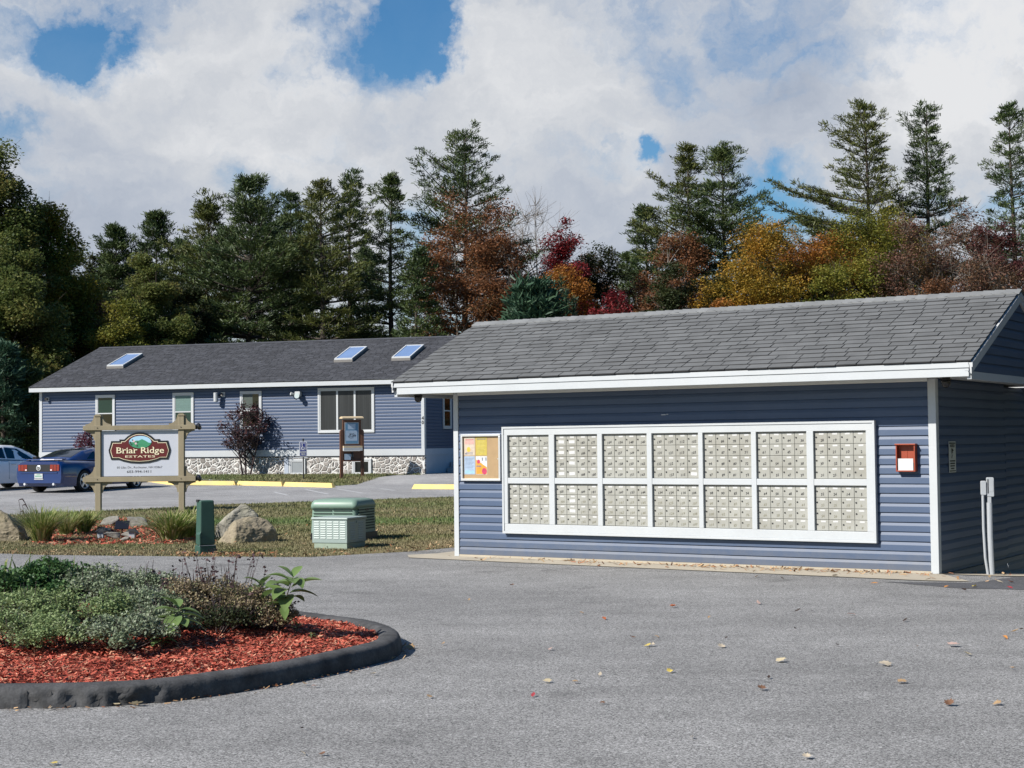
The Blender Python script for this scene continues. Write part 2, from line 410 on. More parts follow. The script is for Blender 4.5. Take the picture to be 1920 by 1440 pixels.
def put_text(mb, s, cx, cz, h=None, w=None, y=-.002, m=None, shear=0., rot=0., bold=0.):
    """lettering standing in the plane facing -y, centred at (cx, cz)"""
    v, f = text_geo(s, shear)
    if not v: return
    x0 = min(p[0] for p in v); x1 = max(p[0] for p in v); z0 = min(p[1] for p in v); z1 = max(p[1] for p in v)
    sz = (h/(z1-z0)) if h else w/(x1-x0); sx = (w/(x1-x0)) if w else sz
    ca, sa = math.cos(rot), math.sin(rot); P = []
    for p in v:
        a = (p[0]-(x0+x1)/2)*sx; b = (p[1]-(z0+z1)/2)*sz
        P.append((cx+a*ca-b*sa, y, cz+a*sa+b*ca))
    mb.poly(P, f, m)
    if bold:
        for dx, dz in ((bold, 0), (-bold, 0), (0, bold), (0, -bold)):
            mb.poly([(p[0]+dx, p[1]-.0002*(1+abs(dz)/max(bold, 1e-9)), p[2]+dz) for p in P], f, m)
# ---- ground sheets, cut along the lines where the slope changes
def clip(poly, a, b, c):
    """keep a*x + b*y >= c"""
    out = []
    for i in range(len(poly)):
        p, q = poly[i], poly[(i+1) % len(poly)]
        dp, dq = a*p[0]+b*p[1]-c, a*q[0]+b*q[1]-c
        if dp >= 0: out.append(p)
        if (dp >= 0) != (dq >= 0):
            t = dp/(dp-dq); out.append((p[0]+(q[0]-p[0])*t, p[1]+(q[1]-p[1])*t))
    return out
# a dip beside the shelter: the apron there falls away a little
DIP = (SL+.02, SL+9., -9., -.02)
def cut_dip(poly):
    u0, u1, w0, w1 = DIP; res = []
    lines = [(-eS, -(u0+OS.dot(eS))), (eS, u1+OS.dot(eS)), (-nS, -(w0+OS.dot(nS))), (nS, w1+OS.dot(nS))]
    rest = poly
    for n, c in lines:
        a = clip(rest, n.x, n.y, c)
        if len(a) > 2: res.append(a)
        rest = clip(rest, -n.x, -n.y, -c)
        if len(rest) < 3: break
    return res
def sheet(name, poly, dz, mat, kind='structure', label=None):
    from mathutils.geometry import tessellate_polygon
    mb = MB(); base = OH.dot(nH)
    poly = [(p[0], p[1]) for p in poly]
    tris = tessellate_polygon([[Vector((p[0], p[1], 0)) for p in poly]])
    for t in tris:
        pl0 = [poly[i] for i in t]
        for pl in cut_dip(pl0):
            for (wa, za), (wb, zb) in zip(WZ, WZ[1:]):
                a = clip(pl, nH.x, nH.y, wa+base)
                if len(a) > 2: a = clip(a, -nH.x, -nH.y, -(wb+base))
                if len(a) > 2: mb.face([(x, y, za+(zb-za)*((x*nH.x+y*nH.y-base)-wa)/(wb-wa)+dz) for x, y in a], mat)
    me = mb.mesh(name)
    import bmesh
    bm = bmesh.new(); bm.from_mesh(me); bmesh.ops.remove_doubles(bm, verts=bm.verts, dist=.0005)
    bmesh.ops.recalc_face_normals(bm, faces=bm.faces)
    if sum(f.normal.z for f in bm.faces) < 0: bmesh.ops.reverse_faces(bm, faces=bm.faces)
    bm.to_mesh(me); bm.free()
    o = link(bpy.data.objects.new(name, me)); tag(o, kind=kind, label=label); return o
def wob(pts, amp=.03, step=.35, seed=1):
    r = random.Random(seed); out = []
    for (a, b) in zip(pts, pts[1:]):
        a = Vector(a[:2]); b = Vector(b[:2]); n = max(1, int((b-a).length/step))
        for i in range(n):
            p = a+(b-a)*(i/n); out.append((p.x+r.uniform(-amp, amp), p.y+r.uniform(-amp, amp)))
    out.append(tuple(pts[-1][:2])); return out
def rect_w(u0, u1, w0, w1, O=OS, e=eS, n=nS):
    return [tuple(O+e*u+n*w) for u, w in ((u0, w0), (u1, w0), (u1, w1), (u0, w1))]
def siding(mb, a0, a1, z0, z1, fn, course=.1143, d=.020, m=None, span=None):
    """lap siding; fn(a, out, z) places a point, span(z) may trim each course (gables)"""
    z = z0; rs = random.Random(int(a0*91+z1*37+a1*11))
    while z < z1-.004:
        zt = min(z+course, z1); zm = z+(zt-z)*.6
        la, lb = (a0, a1) if span is None else span(z+.5*(zt-z))
        if lb-la > .02:
            L = [(d, z), (d*.86, zm), (.002, zt), (d, zt)]
            cuts = [la]; x = la+rs.uniform(.6, 3.4)
            while x < lb-.3: cuts.append(x); x += rs.uniform(2.6, 3.7)
            cuts.append(lb); dq = 0
            for a, b in zip(cuts, cuts[1:]):
                e = rs.uniform(0, .0022); dz = rs.uniform(-.0012, .0012); dz2 = rs.uniform(-.0012, .0012)
                for (o0, q0), (o1, q1) in zip(L, L[1:]):
                    mb.face([fn(a-.012, o0+e, q0+dz), fn(b, o0+e, q0+dz2), fn(b, o1+e, q1+dz2), fn(a-.012 if a > la else a, o1+e, q1+dz)], m)
        z += course
    la, lb = (a0, a1) if span is None else span(z0)
    mb.face([fn(la, 0, z0), fn(lb, 0, z0), fn(lb, d, z0), fn(la, d, z0)], m)
mt['butt'] = M('shingle_edge', (.045, .046, .048), .9)
def shingles(mb, u0, u1, y0, z0, y1, z1, expo, tab, mt_tab, mt_base, seed=3, gap=.011, th=.014):
    """roof slope from the eave line (y0, z0) up to (y1, z1): tab after tab, course above course"""
    r = random.Random(seed)
    A = Vector((0, y0, z0)); t = Vector((0, y1-y0, z1-z0)); Ls = t.length; t /= Ls
    n = Vector((0, -t.z, t.y)); 
    if n.z < 0: n = -n
    X = Vector((1, 0, 0))
    def P(u, s, h): return A+X*u+t*s+n*h
    for h0, h1, ma in ((-.025, -.001, mt_base),):
        mb.poly([P(u0+.004, 0, h0), P(u1-.004, 0, h0), P(u1-.004, Ls, h0), P(u0+.004, Ls, h0), P(u0+.004, 0, h1), P(u1-.004, 0, h1), P(u1-.004, Ls, h1), P(u0+.004, Ls, h1)],
                [(3, 2, 1, 0), (4, 5, 6, 7), (0, 1, 5, 4), (1, 2, 6, 5), (2, 3, 7, 6), (3, 0, 4, 7)], ma)
    k = 0; s = -.012
    while s < Ls-.03:
        s1 = min(s+expo+.03, Ls); off = (k % 2)*tab*.5+r.uniform(-.06, .06); u = u0-.012-off-tab
        wav = [r.uniform(-.003, .003) for _ in range(2)]
        while u < u1+.012:
            w = tab*r.choice((.8, .9, 1., 1., 1.1, 1.25)); a = max(u, u0-.012); b = min(u+w-gap, u1+.012)
            if b-a > .03:
                hb = th+r.uniform(-.002, .003); dz = r.uniform(-.004, .004); dn = r.uniform(-.002, .004)
                V = [P(a, s+dz, hb), P(b, s+dz, hb+dn), P(b, s1, .0025), P(a, s1, .0025), P(a, s+dz, 0), P(b, s+dz, 0), P(b, s1, 0), P(a, s1, 0)]
                mb.poly(V, [(0, 1, 2, 3)], mt_tab); mb.poly(V, [(4, 5, 1, 0), (5, 6, 2, 1), (7, 4, 0, 3)], mt['butt'])
            u += w
        s += expo; k += 1
# ================================================================== the ground
ground = sheet('ground', [(-170, -30), (170, -30), (170, 190), (-170, 190)], 0, mt['lawn'])
near_edge = [gnd(*p) for p in [(-700, 1034), (-300, 1037), (0, 1038), (81, 1041), (366, 1044), (583, 1045), (690, 1039), (780, 1034), (852, 1027)]]
far_edge = [gnd(*p) for p in [(852, 932), (409, 946.7), (369, 949.6), (190, 958), (0, 968), (-300, 982)]]
Gx = [(p.x, p.y) for p in near_edge]; Fx = [(p.x, p.y) for p in far_edge]
road_poly = wob(Gx, .035, .3, 5)+[(3.2, 27.), (9, 31), (14.2, 31), (9.6, 14), (7.6, 8), (8.5, -20), (-60, -20), (-60, Gx[0][1])]
road = sheet('road', road_poly, .004, mt['asphalt'])
stop_back = [gnd(*p) for p in [(-300, 899), (200, 901), (262, 903), (350, 904.5), (445, 906), (533, 908), (627, 910.5), (665, 908), (702, 904), (745, 897), (789, 890)]]
Sx = [(p.x, p.y) for p in stop_back]
hr = OH+eH*HL
lot_poly = wob(Fx[::-1], .05, .4, 6)+[(3.5, Fx[0][1]-1.5), (14, 33.), (14, 62), tuple(hr+eH*1.3-nH*9), tuple(hr+eH*.02-nH*9), tuple(hr+eH*.02+nH*.01), tuple(hr-eH*.2+nH*.25)]+wob(Sx[::-1], .04, .4, 7)+[(-60, Sx[0][1]+2), (-60, Fx[-1][1]-2)]
lot = sheet('parking_lot', lot_poly, .004, mt['asphalt_lot'])
# parking bay lines, worn thin
mk = []
for (a, b) in [((514, 923), (540, 929)), ((572, 918), (616, 927)), ((631, 917), (680, 925)), ((712, 916.5), (740, 920)), ((380, 925), (402, 925.6))]:
    p, q = gnd(*a), gnd(*b); d = Vector((q.x-p.x, q.y-p.y)).normalized(); s = Vector((-d.y, d.x))*.05
    mk.append([(p.x+s.x, p.y+s.y), (q.x+s.x, q.y+s.y), (q.x-s.x, q.y-s.y), (p.x-s.x, p.y-s.y)])
mbk = MB()
for i, pl in enumerate(mk):
    o = sheet('parking_lines', pl, .008, mt['mark'])
# concrete apron under the shelter, and the patch beside it that falls away
slab_front = [(-.42, .52), (.86, .60), (3.2, .72), (5.4, .83), (6.95, .90), (7.51, .80), (SL+.02, -.02), (SL-.2, -3.2), (-.6, -3.2), (-.55, -.3), (-.78, .1), (-.5, .45)]
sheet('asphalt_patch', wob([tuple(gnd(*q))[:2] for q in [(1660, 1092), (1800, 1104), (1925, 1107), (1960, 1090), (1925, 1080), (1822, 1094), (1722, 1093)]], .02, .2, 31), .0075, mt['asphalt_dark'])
slab = sheet('concrete_slab', [tuple(OS+eS*u+nS*w) for u, w in slab_front], .012, mt['concrete'])
def dip_patch(name, uw, dz, m, slope=.062):
    mb = MB(); mb.face([tuple(OS+eS*u+nS*w)+(min(0, w+.02)*slope+dz,) for u, w in uw], m); o = mb.build(name, m)
    if o.data.polygons[0].normal.z < 0:
        o.data.flip_normals()
    tag(o, kind='structure'); return o
u0d, u1d, w0d, w1d = DIP
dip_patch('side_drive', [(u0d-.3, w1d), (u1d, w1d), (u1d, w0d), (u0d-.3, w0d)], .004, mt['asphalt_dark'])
dip_patch('concrete_apron', [(u0d-.3, w1d), (7.5, w1d), (7.95, -.5), (8.0, -4), (u0d-.3, -4)], .0115, mt['concrete'])
# cracks sealed with tar, running across the road
def strip_line(name, pts, w, m, dz, seed):
    r = random.Random(seed); L = []; Rr = []
    for i, p in enumerate(pts):
        q = pts[min(i+1, len(pts)-1)]; o = pts[max(i-1, 0)]
        d = Vector((q[0]-o[0], q[1]-o[1])).normalized(); s = Vector((-d.y, d.x))*w*r.uniform(.3, 1.3)
        L.append((p[0]+s.x, p[1]+s.y)); Rr.append((p[0]-s.x, p[1]-s.y))
    return sheet(name, L+Rr[::-1], dz, m)
mt['crack'] = M('crack', (.035, .035, .036), .95, .2)
for i, (a, b) in enumerate([((800, 1062), (1180, 1068)), ((420, 1053), (640, 1050)), ((380, 1058), (470, 1060)), ((1120, 1262), (1560, 1292)), ((900, 1160), (1320, 1140)), ((560, 1120), (840, 1098))]):
    p, q = gnd(*a), gnd(*b); r = random.Random(40+i); pts = []
    for k in range(41):
        t = k/40; pts.append((p.x+(q.x-p.x)*t+r.uniform(-.02, .02), p.y+(q.y-p.y)*t+r.uniform(-.03, .03)+.1*math.sin(t*7+i)))
    strip_line('road_crack', pts, .0026 if i >= 3 else .009, mt['crack'], .007, i)
# ================================================================== mail shelter
S = thing('mail_shelter', 'blue clapboard mail shelter with grey shingle roof and white framed wall of mailboxes', 'building', (OS.x, OS.y, .012), -TH)
HS, OV, GV, HE = 2.30, .642, .603, 2.285      # wall height, eave overhang, gable overhang, underside of the eave
RW, RZ = 1.491, 3.419                         # ridge
EZ = 2.47                                     # top of the eave edge
DB = 2*RW
mb = MB()
siding(mb, .085, SL-.085, .03, HS, lambda a, o, z: (a, -o, z), m=mt['siding'])
mb.build('wall', None, S)
mb = MB()
siding(mb, 0, DB, .03-3*.1143, HS, lambda a, o, z: (SL-.03+o, a, z), m=mt['siding'])
siding(mb, 0, DB, .03, HS, lambda a, o, z: (.03-o, a, z), m=mt['siding'])
mb.box(.03, SL-.03, DB-.02, DB, .03, HS, mt['siding'])
mb.build('wall', None, S)
mb = MB()
siding(mb, DB+.002, 6.2, -.3, HS-.03, lambda a, o, z: (SL-.03+o, a, z), m=mt['siding'])
mb.box(1., SL-.031, 6.1, 6.2, -.3, HS-.03, mt['siding']); mb.build('rear_wall', None, S)
mb = MB(); mb.box(.9, SL+.12, DB+.9, 6.35, HS-.028, HS+.03, mt['rake']); mb.build('rear_roof', None, S)
for u0, u1 in ((-.005, .075), (SL-.09, SL+.005)):
    mb = MB()
    mb.box(u0, u1, -.032, .0, .0, HS, mt['white'])
    if u0 > 1: mb.box(u1-.03, u1, .002, .07, .0, HS, mt['white'])
    else: mb.box(u0, u0+.03, .002, .07, .0, HS, mt['white'])
    mb.box(u1 if u0 < 1 else u0-.012, u1+.012 if u0 < 1 else u0, -.012, .0, .03, HS, mt['channel'])
    bevel(mb.build('corner_post', None, S), .004)
mb = MB()
mb.box(.002, SL-.002, -.026, .0, -.012, .028, mt['concrete']); mb.box(.01, SL-.01, -.02, .0, .0281, .036, mt['channel'])
mb.build('sill_plate', None, S)
# roof: two shingled slopes, ridge cap
sl = (RZ-EZ)/(RW+OV)
mb = MB()
shingles(mb, -GV, SL+GV, -OV-.02, EZ-.008, RW, RZ, .1405, .285, mt['shingle'], mt['roof_base'], 4)
shingles(mb, -GV, SL+GV, 2*RW+OV+.02, EZ-.008, RW, RZ, .1405, .285, mt['shingle'], mt['roof_base'], 5)
roofS = mb.build('roof', None, S, fix=False)
mb = MB(); r = random.Random(2); u = -GV-.015
while u < SL+GV:
    b = min(u+.15, SL+GV+.015); h = r.uniform(0, .0015)
    for sg in (-1, 1):
        w = .135; th = .016+h
        mb.poly([(u, RW, RZ+.022+h), (b+.02, RW, RZ+.012+h), (b+.02, RW+sg*w, RZ-w*sl+.012), (u, RW+sg*w, RZ-w*sl+.022+h), (u, RW, RZ+.005), (u, RW+sg*w, RZ-w*sl+.003), (b+.02, RW+sg*w, RZ-w*sl+.002)],
                [(0, 1, 2, 3), (0, 3, 5, 4), (3, 2, 6, 5)], mt['cap'])
    u += .14
mb.build('ridge_cap', None, roofS, fix=False)
# eave boards: drip board above a wider fascia
mb = MB(); mb.box(-GV, SL+GV-.01, -OV-.012, -OV+.012, HE+.098, EZ-.012, mt['white']); bevel(mb.build('drip_board', None, S), .004)
mb = MB(); mb.box(-GV+.06, SL+GV-.02, -OV, -OV+.02, HE, HE+.0975, mt['white']); bevel(mb.build('fascia', None, S), .004)
mb = MB(); mb.box(-GV+.06, SL+GV-.02, 2*RW+OV-.02, 2*RW+OV, HE, EZ-.02, mt['white']); mb.build('fascia', None, S)
mb = MB()
mb.box(-GV+.06, SL+GV-.04, -OV+.0205, -.0005, HE+.02, HE+.032, mt['soffit'])
mb.box(.08, SL-.09, -.045, -.018, HE-.02, HE+.0195, mt['soffit'])
mb.box(SL+.002, SL+GV-.04, .0, 2*RW+OV-.03, HE+.02, HE+.032, mt['soffit'])
mb.box(-GV+.06, -.002, .0, 2*RW+OV-.03, HE+.02, HE+.032, mt['soffit'])
mb.build('soffit', None, S)
for sg, ux in ((1, SL+GV-.03), (-1, -GV+.03)):
    f = (lambda a, o, z, ux=ux, sg=sg: (ux+sg*o, a, z))
    ya, yb = -OV+.03, 2*RW+OV-.03
    mb = MB()
    def span(z):
        q = (z+.06-EZ)/sl
        return (-OV+q, 2*RW+OV-q)
    siding(mb, ya, yb, HE+.06, RZ-.08, f, m=mt['siding'], span=span)
    mb.build('gable', None, S)
    mb = MB(); x0, x1 = (ux-.02, ux+.03) if sg > 0 else (ux-.03, ux+.02)
    mb.box(x0, x1, ya, yb, HE-.03, HE+.058, mt['white'])
    mb.build('gable_beam', None, S)
    mb = MB(); x0, x1 = (ux+.0185, ux+.045) if sg > 0 else (ux-.045, ux-.0185)
    for a, b in (((-OV-.012, EZ-.03), (RW, RZ-.028)), ((2*RW+OV+.012, EZ-.03), (RW, RZ-.028))):
        V = [(x, y, z-d) for x in (x0, x1) for (y, z) in (a, b) for d in (0, .125)]
        mb.poly(V, [(0, 1, 3, 2), (4, 6, 7, 5), (0, 2, 6, 4), (1, 5, 7, 3), (0, 4, 5, 1), (2, 3, 7, 6)], mt['rake'])
        V = [(x, y, z-d) for x in ((x1, x1+.012) if sg > 0 else (x0-.012, x0)) for (y, z) in (a, b) for d in (.0, .05)]
        mb.poly(V, [(0, 1, 3, 2), (4, 6, 7, 5), (0, 2, 6, 4), (1, 5, 7, 3), (0, 4, 5, 1), (2, 3, 7, 6)], mt['rake'])
    mb.build('rake_board', None, S)
# the white grid that holds the mailboxes
FA, FB, FZ0, FZ1 = .845, 6.189, .343, 1.815
CU0 = [.936, 1.693, 2.437, 3.179, 3.913, 4.651, 5.410]; CW = .663
UP, LO = (1.111, 1.694), (.478, 1.029)
mb = MB(); y0, y1 = -.075, -.019
mb.box(FA, FB, y0-.012, y1, FZ0, FZ0+.03, mt['white']); mb.box(FA, FB, y0-.012, y1, FZ1-.03, FZ1, mt['white'])
mb.box(FA, FA+.03, y0-.012, y1, FZ0+.0305, FZ1-.0305, mt['white']); mb.box(FB-.03, FB, y0-.012, y1, FZ0+.0305, FZ1-.0305, mt['white'])
mb.box(FA+.0305, FB-.0305, y0, y1, FZ0+.0305, LO[0]-.002, mt['white'])
mb.box(FA+.0305, FB-.0305, y0, y1, UP[1]+.002, FZ1-.0305, mt['white'])
xs = [(FA+.0305, CU0[0]-.004)]+[(a+CW+.004, b-.004) for a, b in zip(CU0, CU0[1:])]+[(CU0[-1]+CW+.004, FB-.0305)]
for a, b in xs: mb.box(a, b, y0-.003, y1, LO[0]-.0015, UP[1]+.0015, mt['white'])
for a in CU0: mb.box(a-.0035, a+CW+.0035, y0+.002, y1, LO[1]+.002, UP[0]-.002, mt['white'])
bevel(mb.build('mailbox_frame', None, S), .003)
mb = MB(); mb.box(3.3, 3.36, -.028, -.0225, 1.93, 1.942, mt['white']); mb.box(3.37, 3.40, -.027, -.0225, 1.937, 1.946, mt['white'])
mb.build('paint_chip', None, S)
# ---- mailboxes: seven columns, an upper and a lower unit in each
STEP = [([236, 228, 220, 212]), ([201, 193, 185, 177]), ([164, 156, 148, 140]), ([130, 120, 112, 102]), ([94, 86, 78, 70]), ([60, 52, 44, 36]), ([28, 19, 9, 1])]
SKIP = {29: 0, 11: 1, 17: 1, 20: 1}
blank = {(1, 0, 0): 1, (1, 0, 1): 1, (1, 1, 0): 1, (1, 1, 1): 1, (1, 2, 1): 1, (1, 3, 0): 1, (1, 3, 1): 1, (1, 4, 1): 1, (1, 5, 1): 1, (1, 6, 1): 1, (3, 3, 3): 1}
DW = CW/4; _dm = {}
def door_mesh(dh):
    k = round(dh, 4)
    if k not in _dm:
        mb = MB(); g = .0022
        mb.prism([(g, g), (DW-g, g), (DW-g, dh-g), (g, dh-g)], -.010, 0, mt['mailbox'])
        a, b = g, .006
        mb.poly([(a, -.010, a), (DW-a, -.010, a), (DW-a, -.010, dh-a), (a, -.010, dh-a), (b, -.0125, b), (DW-b, -.0125, b), (DW-b, -.0125, dh-b), (b, -.0125, dh-b)],
                [(0, 1, 5, 4), (1, 2, 6, 5), (2, 3, 7, 6), (3, 0, 4, 7), (4, 5, 6, 7)], mt['mailbox'])
        _dm[k] = mb.mesh('door')
    return _dm[k]
lk = MB(); lk.lathe([(.0105, 0), (.0105, .005), (.0075, .008)], mt['lock'], 10, Matrix.Rotation(R(90), 4, 'X')); lock_me = lk.mesh('lock')
def tag_mesh(w, h):
    mb = MB(); mb.box(-w/2, w/2, -.001, 0, -h/2, h/2, mt['tag']); return mb.mesh('name_label')
tag_small, tag_big = tag_mesh(.062, .020), tag_mesh(.088, .042)
r = random.Random(77)
colname = ['far left', 'second', 'third', 'middle', 'fifth', 'sixth', 'far right']
for ci in range(7):
    nums = []
    for cc in range(4):
        n = STEP[ci][cc]; L = []
        while len(L) < 8:
            if n not in (11, 17, 20, 117): L.append(n)
            n += 1
        nums.append(L)
    for half in (0, 1):
        z0, z1 = UP if half == 0 else LO
        dh = (z1-z0-.012)/4
        a, b = nums[0][0+4*half], nums[-1][3+4*half]
        lab = '%s taupe mailbox unit numbered %d to %d in the white wall frame' % ('upper' if half == 0 else 'lower', b-3, a+3)
        if ci == 1: lab = '%s taupe mailbox unit with blank white stickers and numbers up to %d' % ('upper' if half == 0 else 'lower', nums[2][3+4*half])
        p = OS+eS*CU0[ci]+nS*.0195
        t = thing('mailbox_unit', lab, 'mailbox', (p.x, p.y, z0+.012), -TH, 'mailbox units in the shelter wall')
        mb = MB(); mb.box(0, CW, -.008, 0, 0, z1-z0, mt['mailgap']); mb.box(.001, CW-.001, -.02, -.0085, z1-z0-.0115, z1-z0-.001, mt['mailbox'])
        mb.build('case', None, t)
        for cc in range(4):
            for rr in range(4):
                row = rr+4*half
                d = link(bpy.data.objects.new('door', door_mesh(dh)), t); d.location = (cc*DW, -.0082-r.uniform(0, .0012), (3-rr)*dh)
                d.rotation_euler = (0, 0, r.uniform(-.006, .006))
                l = link(bpy.data.objects.new('lock', lock_me), d); l.location = (.022+r.uniform(-.002, .002), -.0124, dh*.56)
                if r.random() > .04:
                    q = link(bpy.data.objects.new('name_label', tag_small), d)
                    q.location = (DW*.56+r.uniform(-.006, .006), -.0126, dh-.022); q.rotation_euler = (0, r.uniform(-.05, .05), 0)
                if (ci, row, cc) in blank:
                    q = link(bpy.data.objects.new('blank_sticker', tag_big), d); q.location = (DW*.54, -.0127, dh*.40); q.rotation_euler = (0, r.uniform(-.06, .06), 0)
                else:
                    mb = MB(); s = str(nums[cc][row]); worn = half == 1 and rr > 0
                    bd = s == '231'
                    put_text(mb, s, DW*.56+r.uniform(-.008, .008), dh*.30, .040 if bd else .031, .022*len(s)*(1.15 if bd else 1), -.0128, mt['ink_worn'] if worn else mt['ink'], .25, 0 if bd else r.uniform(.12, .3), bold=.0012)
                    mb.build('number', None, d, fix=False)
# ---- glazed notice board with its papers
bx0, bz1, bx1, bz0 = .140, 1.728, .806, 1.076
p = OS+eS*bx0+nS*.018
Bd = thing('notice_board', 'aluminium framed cork notice board with coloured flyers on the shelter wall', 'notice board', (p.x, p.y, bz0), -TH)
W, Hh = bx1-bx0, bz1-bz0
mb = MB()
mb.box(0, W, -.05, 0, 0, .03, mt['alu'], bev=.004); mb.box(0, W, -.05, 0, Hh-.03, Hh, mt['alu'], bev=.004)
mb.box(0, .03, -.0495, 0, .0305, Hh-.0305, mt['alu']); mb.box(W-.03, W, -.0495, 0, .0305, Hh-.0305, mt['alu'])
bevel(mb.build('frame', None, Bd), .006)
mb = MB(); mb.box(.0302, W-.0302, -.02, -.001, .0302, Hh-.0302, mt['cork']); mb.build('cork_panel', None, Bd)
mb = MB(); mb.lathe([(.007, 0), (.007, .012)], mt['alu'], 8, Matrix.Translation((W-.045, -.03, Hh*.47)) @ Matrix.Rotation(R(90), 4, 'X')); mb.build('lock', None, Bd)
paper = {k: solid_leaf('paper_'+k, c) for k, c in dict(cream=(.46, .39, .31), pink=(.50, .30, .26), yellow=(.40, .315, .06), blue=(.29, .37, .48), white=(.50, .51, .51), orange=(.53, .25, .03), magenta=(.42, .04, .09), wave=(.25, .42, .50), ink=(.12, .13, .18), sun=(.75, .40, .06), grey=(.45, .40, .12)).items()}
def flyer(label, x0, x1, z0, z1, base):
    q = OS+eS*(bx0+x0)+nS*(.018+.0205)
    o = thing('flyer', label, 'flyer', (q.x, q.y, bz0+z0), -TH, 'flyers pinned on the cork board')
    mb = MB(); mb.box(0, x1-x0, -.0012, 0, 0, z1-z0, base); mb.build('sheet', None, o); return o, x1-x0, z1-z0
def disc(mb, cx, cz, rx, rz, y, m, k=20): mb.face([(cx+rx*math.cos(2*math.pi*i/k), y, cz+rz*math.sin(2*math.pi*i/k)) for i in range(k)], m)
o, w, h = flyer('cream and pink flyer with a small sun, top of the cork board', .045, .225, .355, .61, paper['cream'])
mb = MB(); mb.box(.01, w-.01, -.002, -.0013, h*.62, h-.05, paper['pink']); mb.box(.02, w-.02, -.002, -.0013, h-.04, h-.03, paper['magenta']); disc(mb, w*.42, h*.33, .032, .036, -.0022, paper['sun']); disc(mb, .03, .025, .018, .010, -.002, paper['ink'])
for k in range(3): mb.box(.03, w-.03, -.0019, -.0013, h*.16-k*.012, h*.16+.004-k*.012, paper['ink'])
mb.build('print', None, o)
o, w, h = flyer('mustard yellow flyer beside the cream one on the cork board', .24, .43, .355, .61, paper['yellow'])
mb = MB(); mb.box(.02, w-.02, -.002, -.0013, h-.03, h-.02, paper['ink'])
for k in range(9): mb.box(.03, w-.03-.01*(k % 3), -.002, -.0013, h-.06-k*.02, h-.055-k*.02, paper['grey'])
mb.build('print', None, o)
o, w, h = flyer('pale blue flyer with a wave drawing at its foot, under the cream one', .045, .225, .09, .345, paper['blue'])
mb = MB()
for k in range(8): mb.box(.015, w-.02-.012*(k % 3), -.002, -.0013, h-.03-k*.018, h-.026-k*.018, paper['ink'])
mb.prism([(.01, .012), (w-.01, .012), (w-.01, .05), (w*.8, .062), (w*.6, .045), (w*.4, .068), (w*.2, .05), (.01, .06)], -.002, -.0013, paper['wave'])
mb.build('print', None, o)
o, w, h = flyer('white and orange flyer with magenta badges, under the yellow one', .24, .43, .09, .345, paper['white'])
mb = MB(); mb.prism([(.004, .004), (w-.004, .004), (w-.004, .10), (.004, h*.82)], -.0018, -.0013, paper['orange'])
disc(mb, w*.25, h*.70, .026, .028, -.0022, paper['magenta']); disc(mb, w*.76, .045, .042, .045, -.0022, paper['magenta'])
for k in range(5): mb.box(.012+k*.017, .024+k*.017, -.0021, -.0013, h*.40, h*.40+.022+(k % 2)*.008, paper['ink'])
for k in range(2): mb.box(w*.55+k*.06, w*.55+.015+k*.06, -.002, -.0013, h*.75, h*.92, paper['ink'])
mb.build('print', None, o)
# ---- red leaflet box
p = OS+eS*6.450+nS*.0165
Rb = thing('leaflet_box', 'red plastic leaflet box holding white paper on the blue siding', 'leaflet box', (p.x, p.y, 1.213), -TH)
W, Hh = .235, .315
mb = MB(); mb.box(0, W, -.012, 0, 0, Hh, mt['red_plastic']); mb.box(0, .014, -.085, -.0125, 0, Hh-.0005, mt['red_plastic']); mb.box(W-.014, W, -.085, -.0125, 0, Hh-.0005, mt['red_plastic']); mb.box(.0145, W-.0145, -.085, -.0125, 0, .014, mt['red_plastic'])
mb.box(W*.5-.003, W*.5+.003, -.016, -.0121, .16, Hh-.02, mt['red_plastic']); bevel(mb.build('body', None, Rb), .003)
mb = MB(); mb.box(-.008, W+.008, -.098, -.0125, Hh, Hh+.016, mt['red_plastic']); bevel(mb.build('lid', None, Rb), .003)
mb = MB(); mb.box(.026, W-.026, -.078, -.072, .015, .155, mt['tag']); mb.build('paper', None, Rb)
# ---- notice sign in the shade of the side wall
p = OS+eS*(SL-.03+.027)+nS*-.455
Sg = thing('notice_sign', 'grey security notice sign with a camera symbol on the shaded side wall', 'sign', (p.x, p.y, 1.19), -TH+R(90))
# local: x runs back along the wall, y points into the wall
W, Hh = .27, .375
mb = MB(); mb.box(0, W, -.004, 0, 0, Hh, mt['alu']); mb.build('plate', None, Sg)
mb = MB(); mb.box(.015, W-.015, -.006, -.0042, Hh-.03, Hh-.015, mt['ink']); mb.box(.015, W-.015, -.006, -.0042, .012, .024, mt['ink'])
put_text(mb, 'NOTICE', W/2, Hh-.055, .034, W*.62, -.0055, mt['ink'], bold=.002)
mb.prism([(W*.36, Hh-.085), (W*.55, Hh-.09), (W*.68, Hh-.115), (W*.52, Hh-.12), (W*.52, Hh-.14), (W*.45, Hh-.145), (W*.50, Hh-.17), (W*.40, Hh-.205), (W*.36, Hh-.20), (W*.44, Hh-.165), (W*.37, Hh-.13)], -.0055, -.0042, mt['ink'])
for k, s in enumerate((.78, .7, .62, .5)): 
    rr = random.Random(k); x = W/2-W*s/2
    while x < W/2+W*s/2-.01:
        ww = rr.uniform(.010, .02); mb.box(x, x+ww, -.0055, -.0042, .13-k*.03, .146-k*.03, mt['ink']); x += ww+.006
mb.build('print', None, Sg)
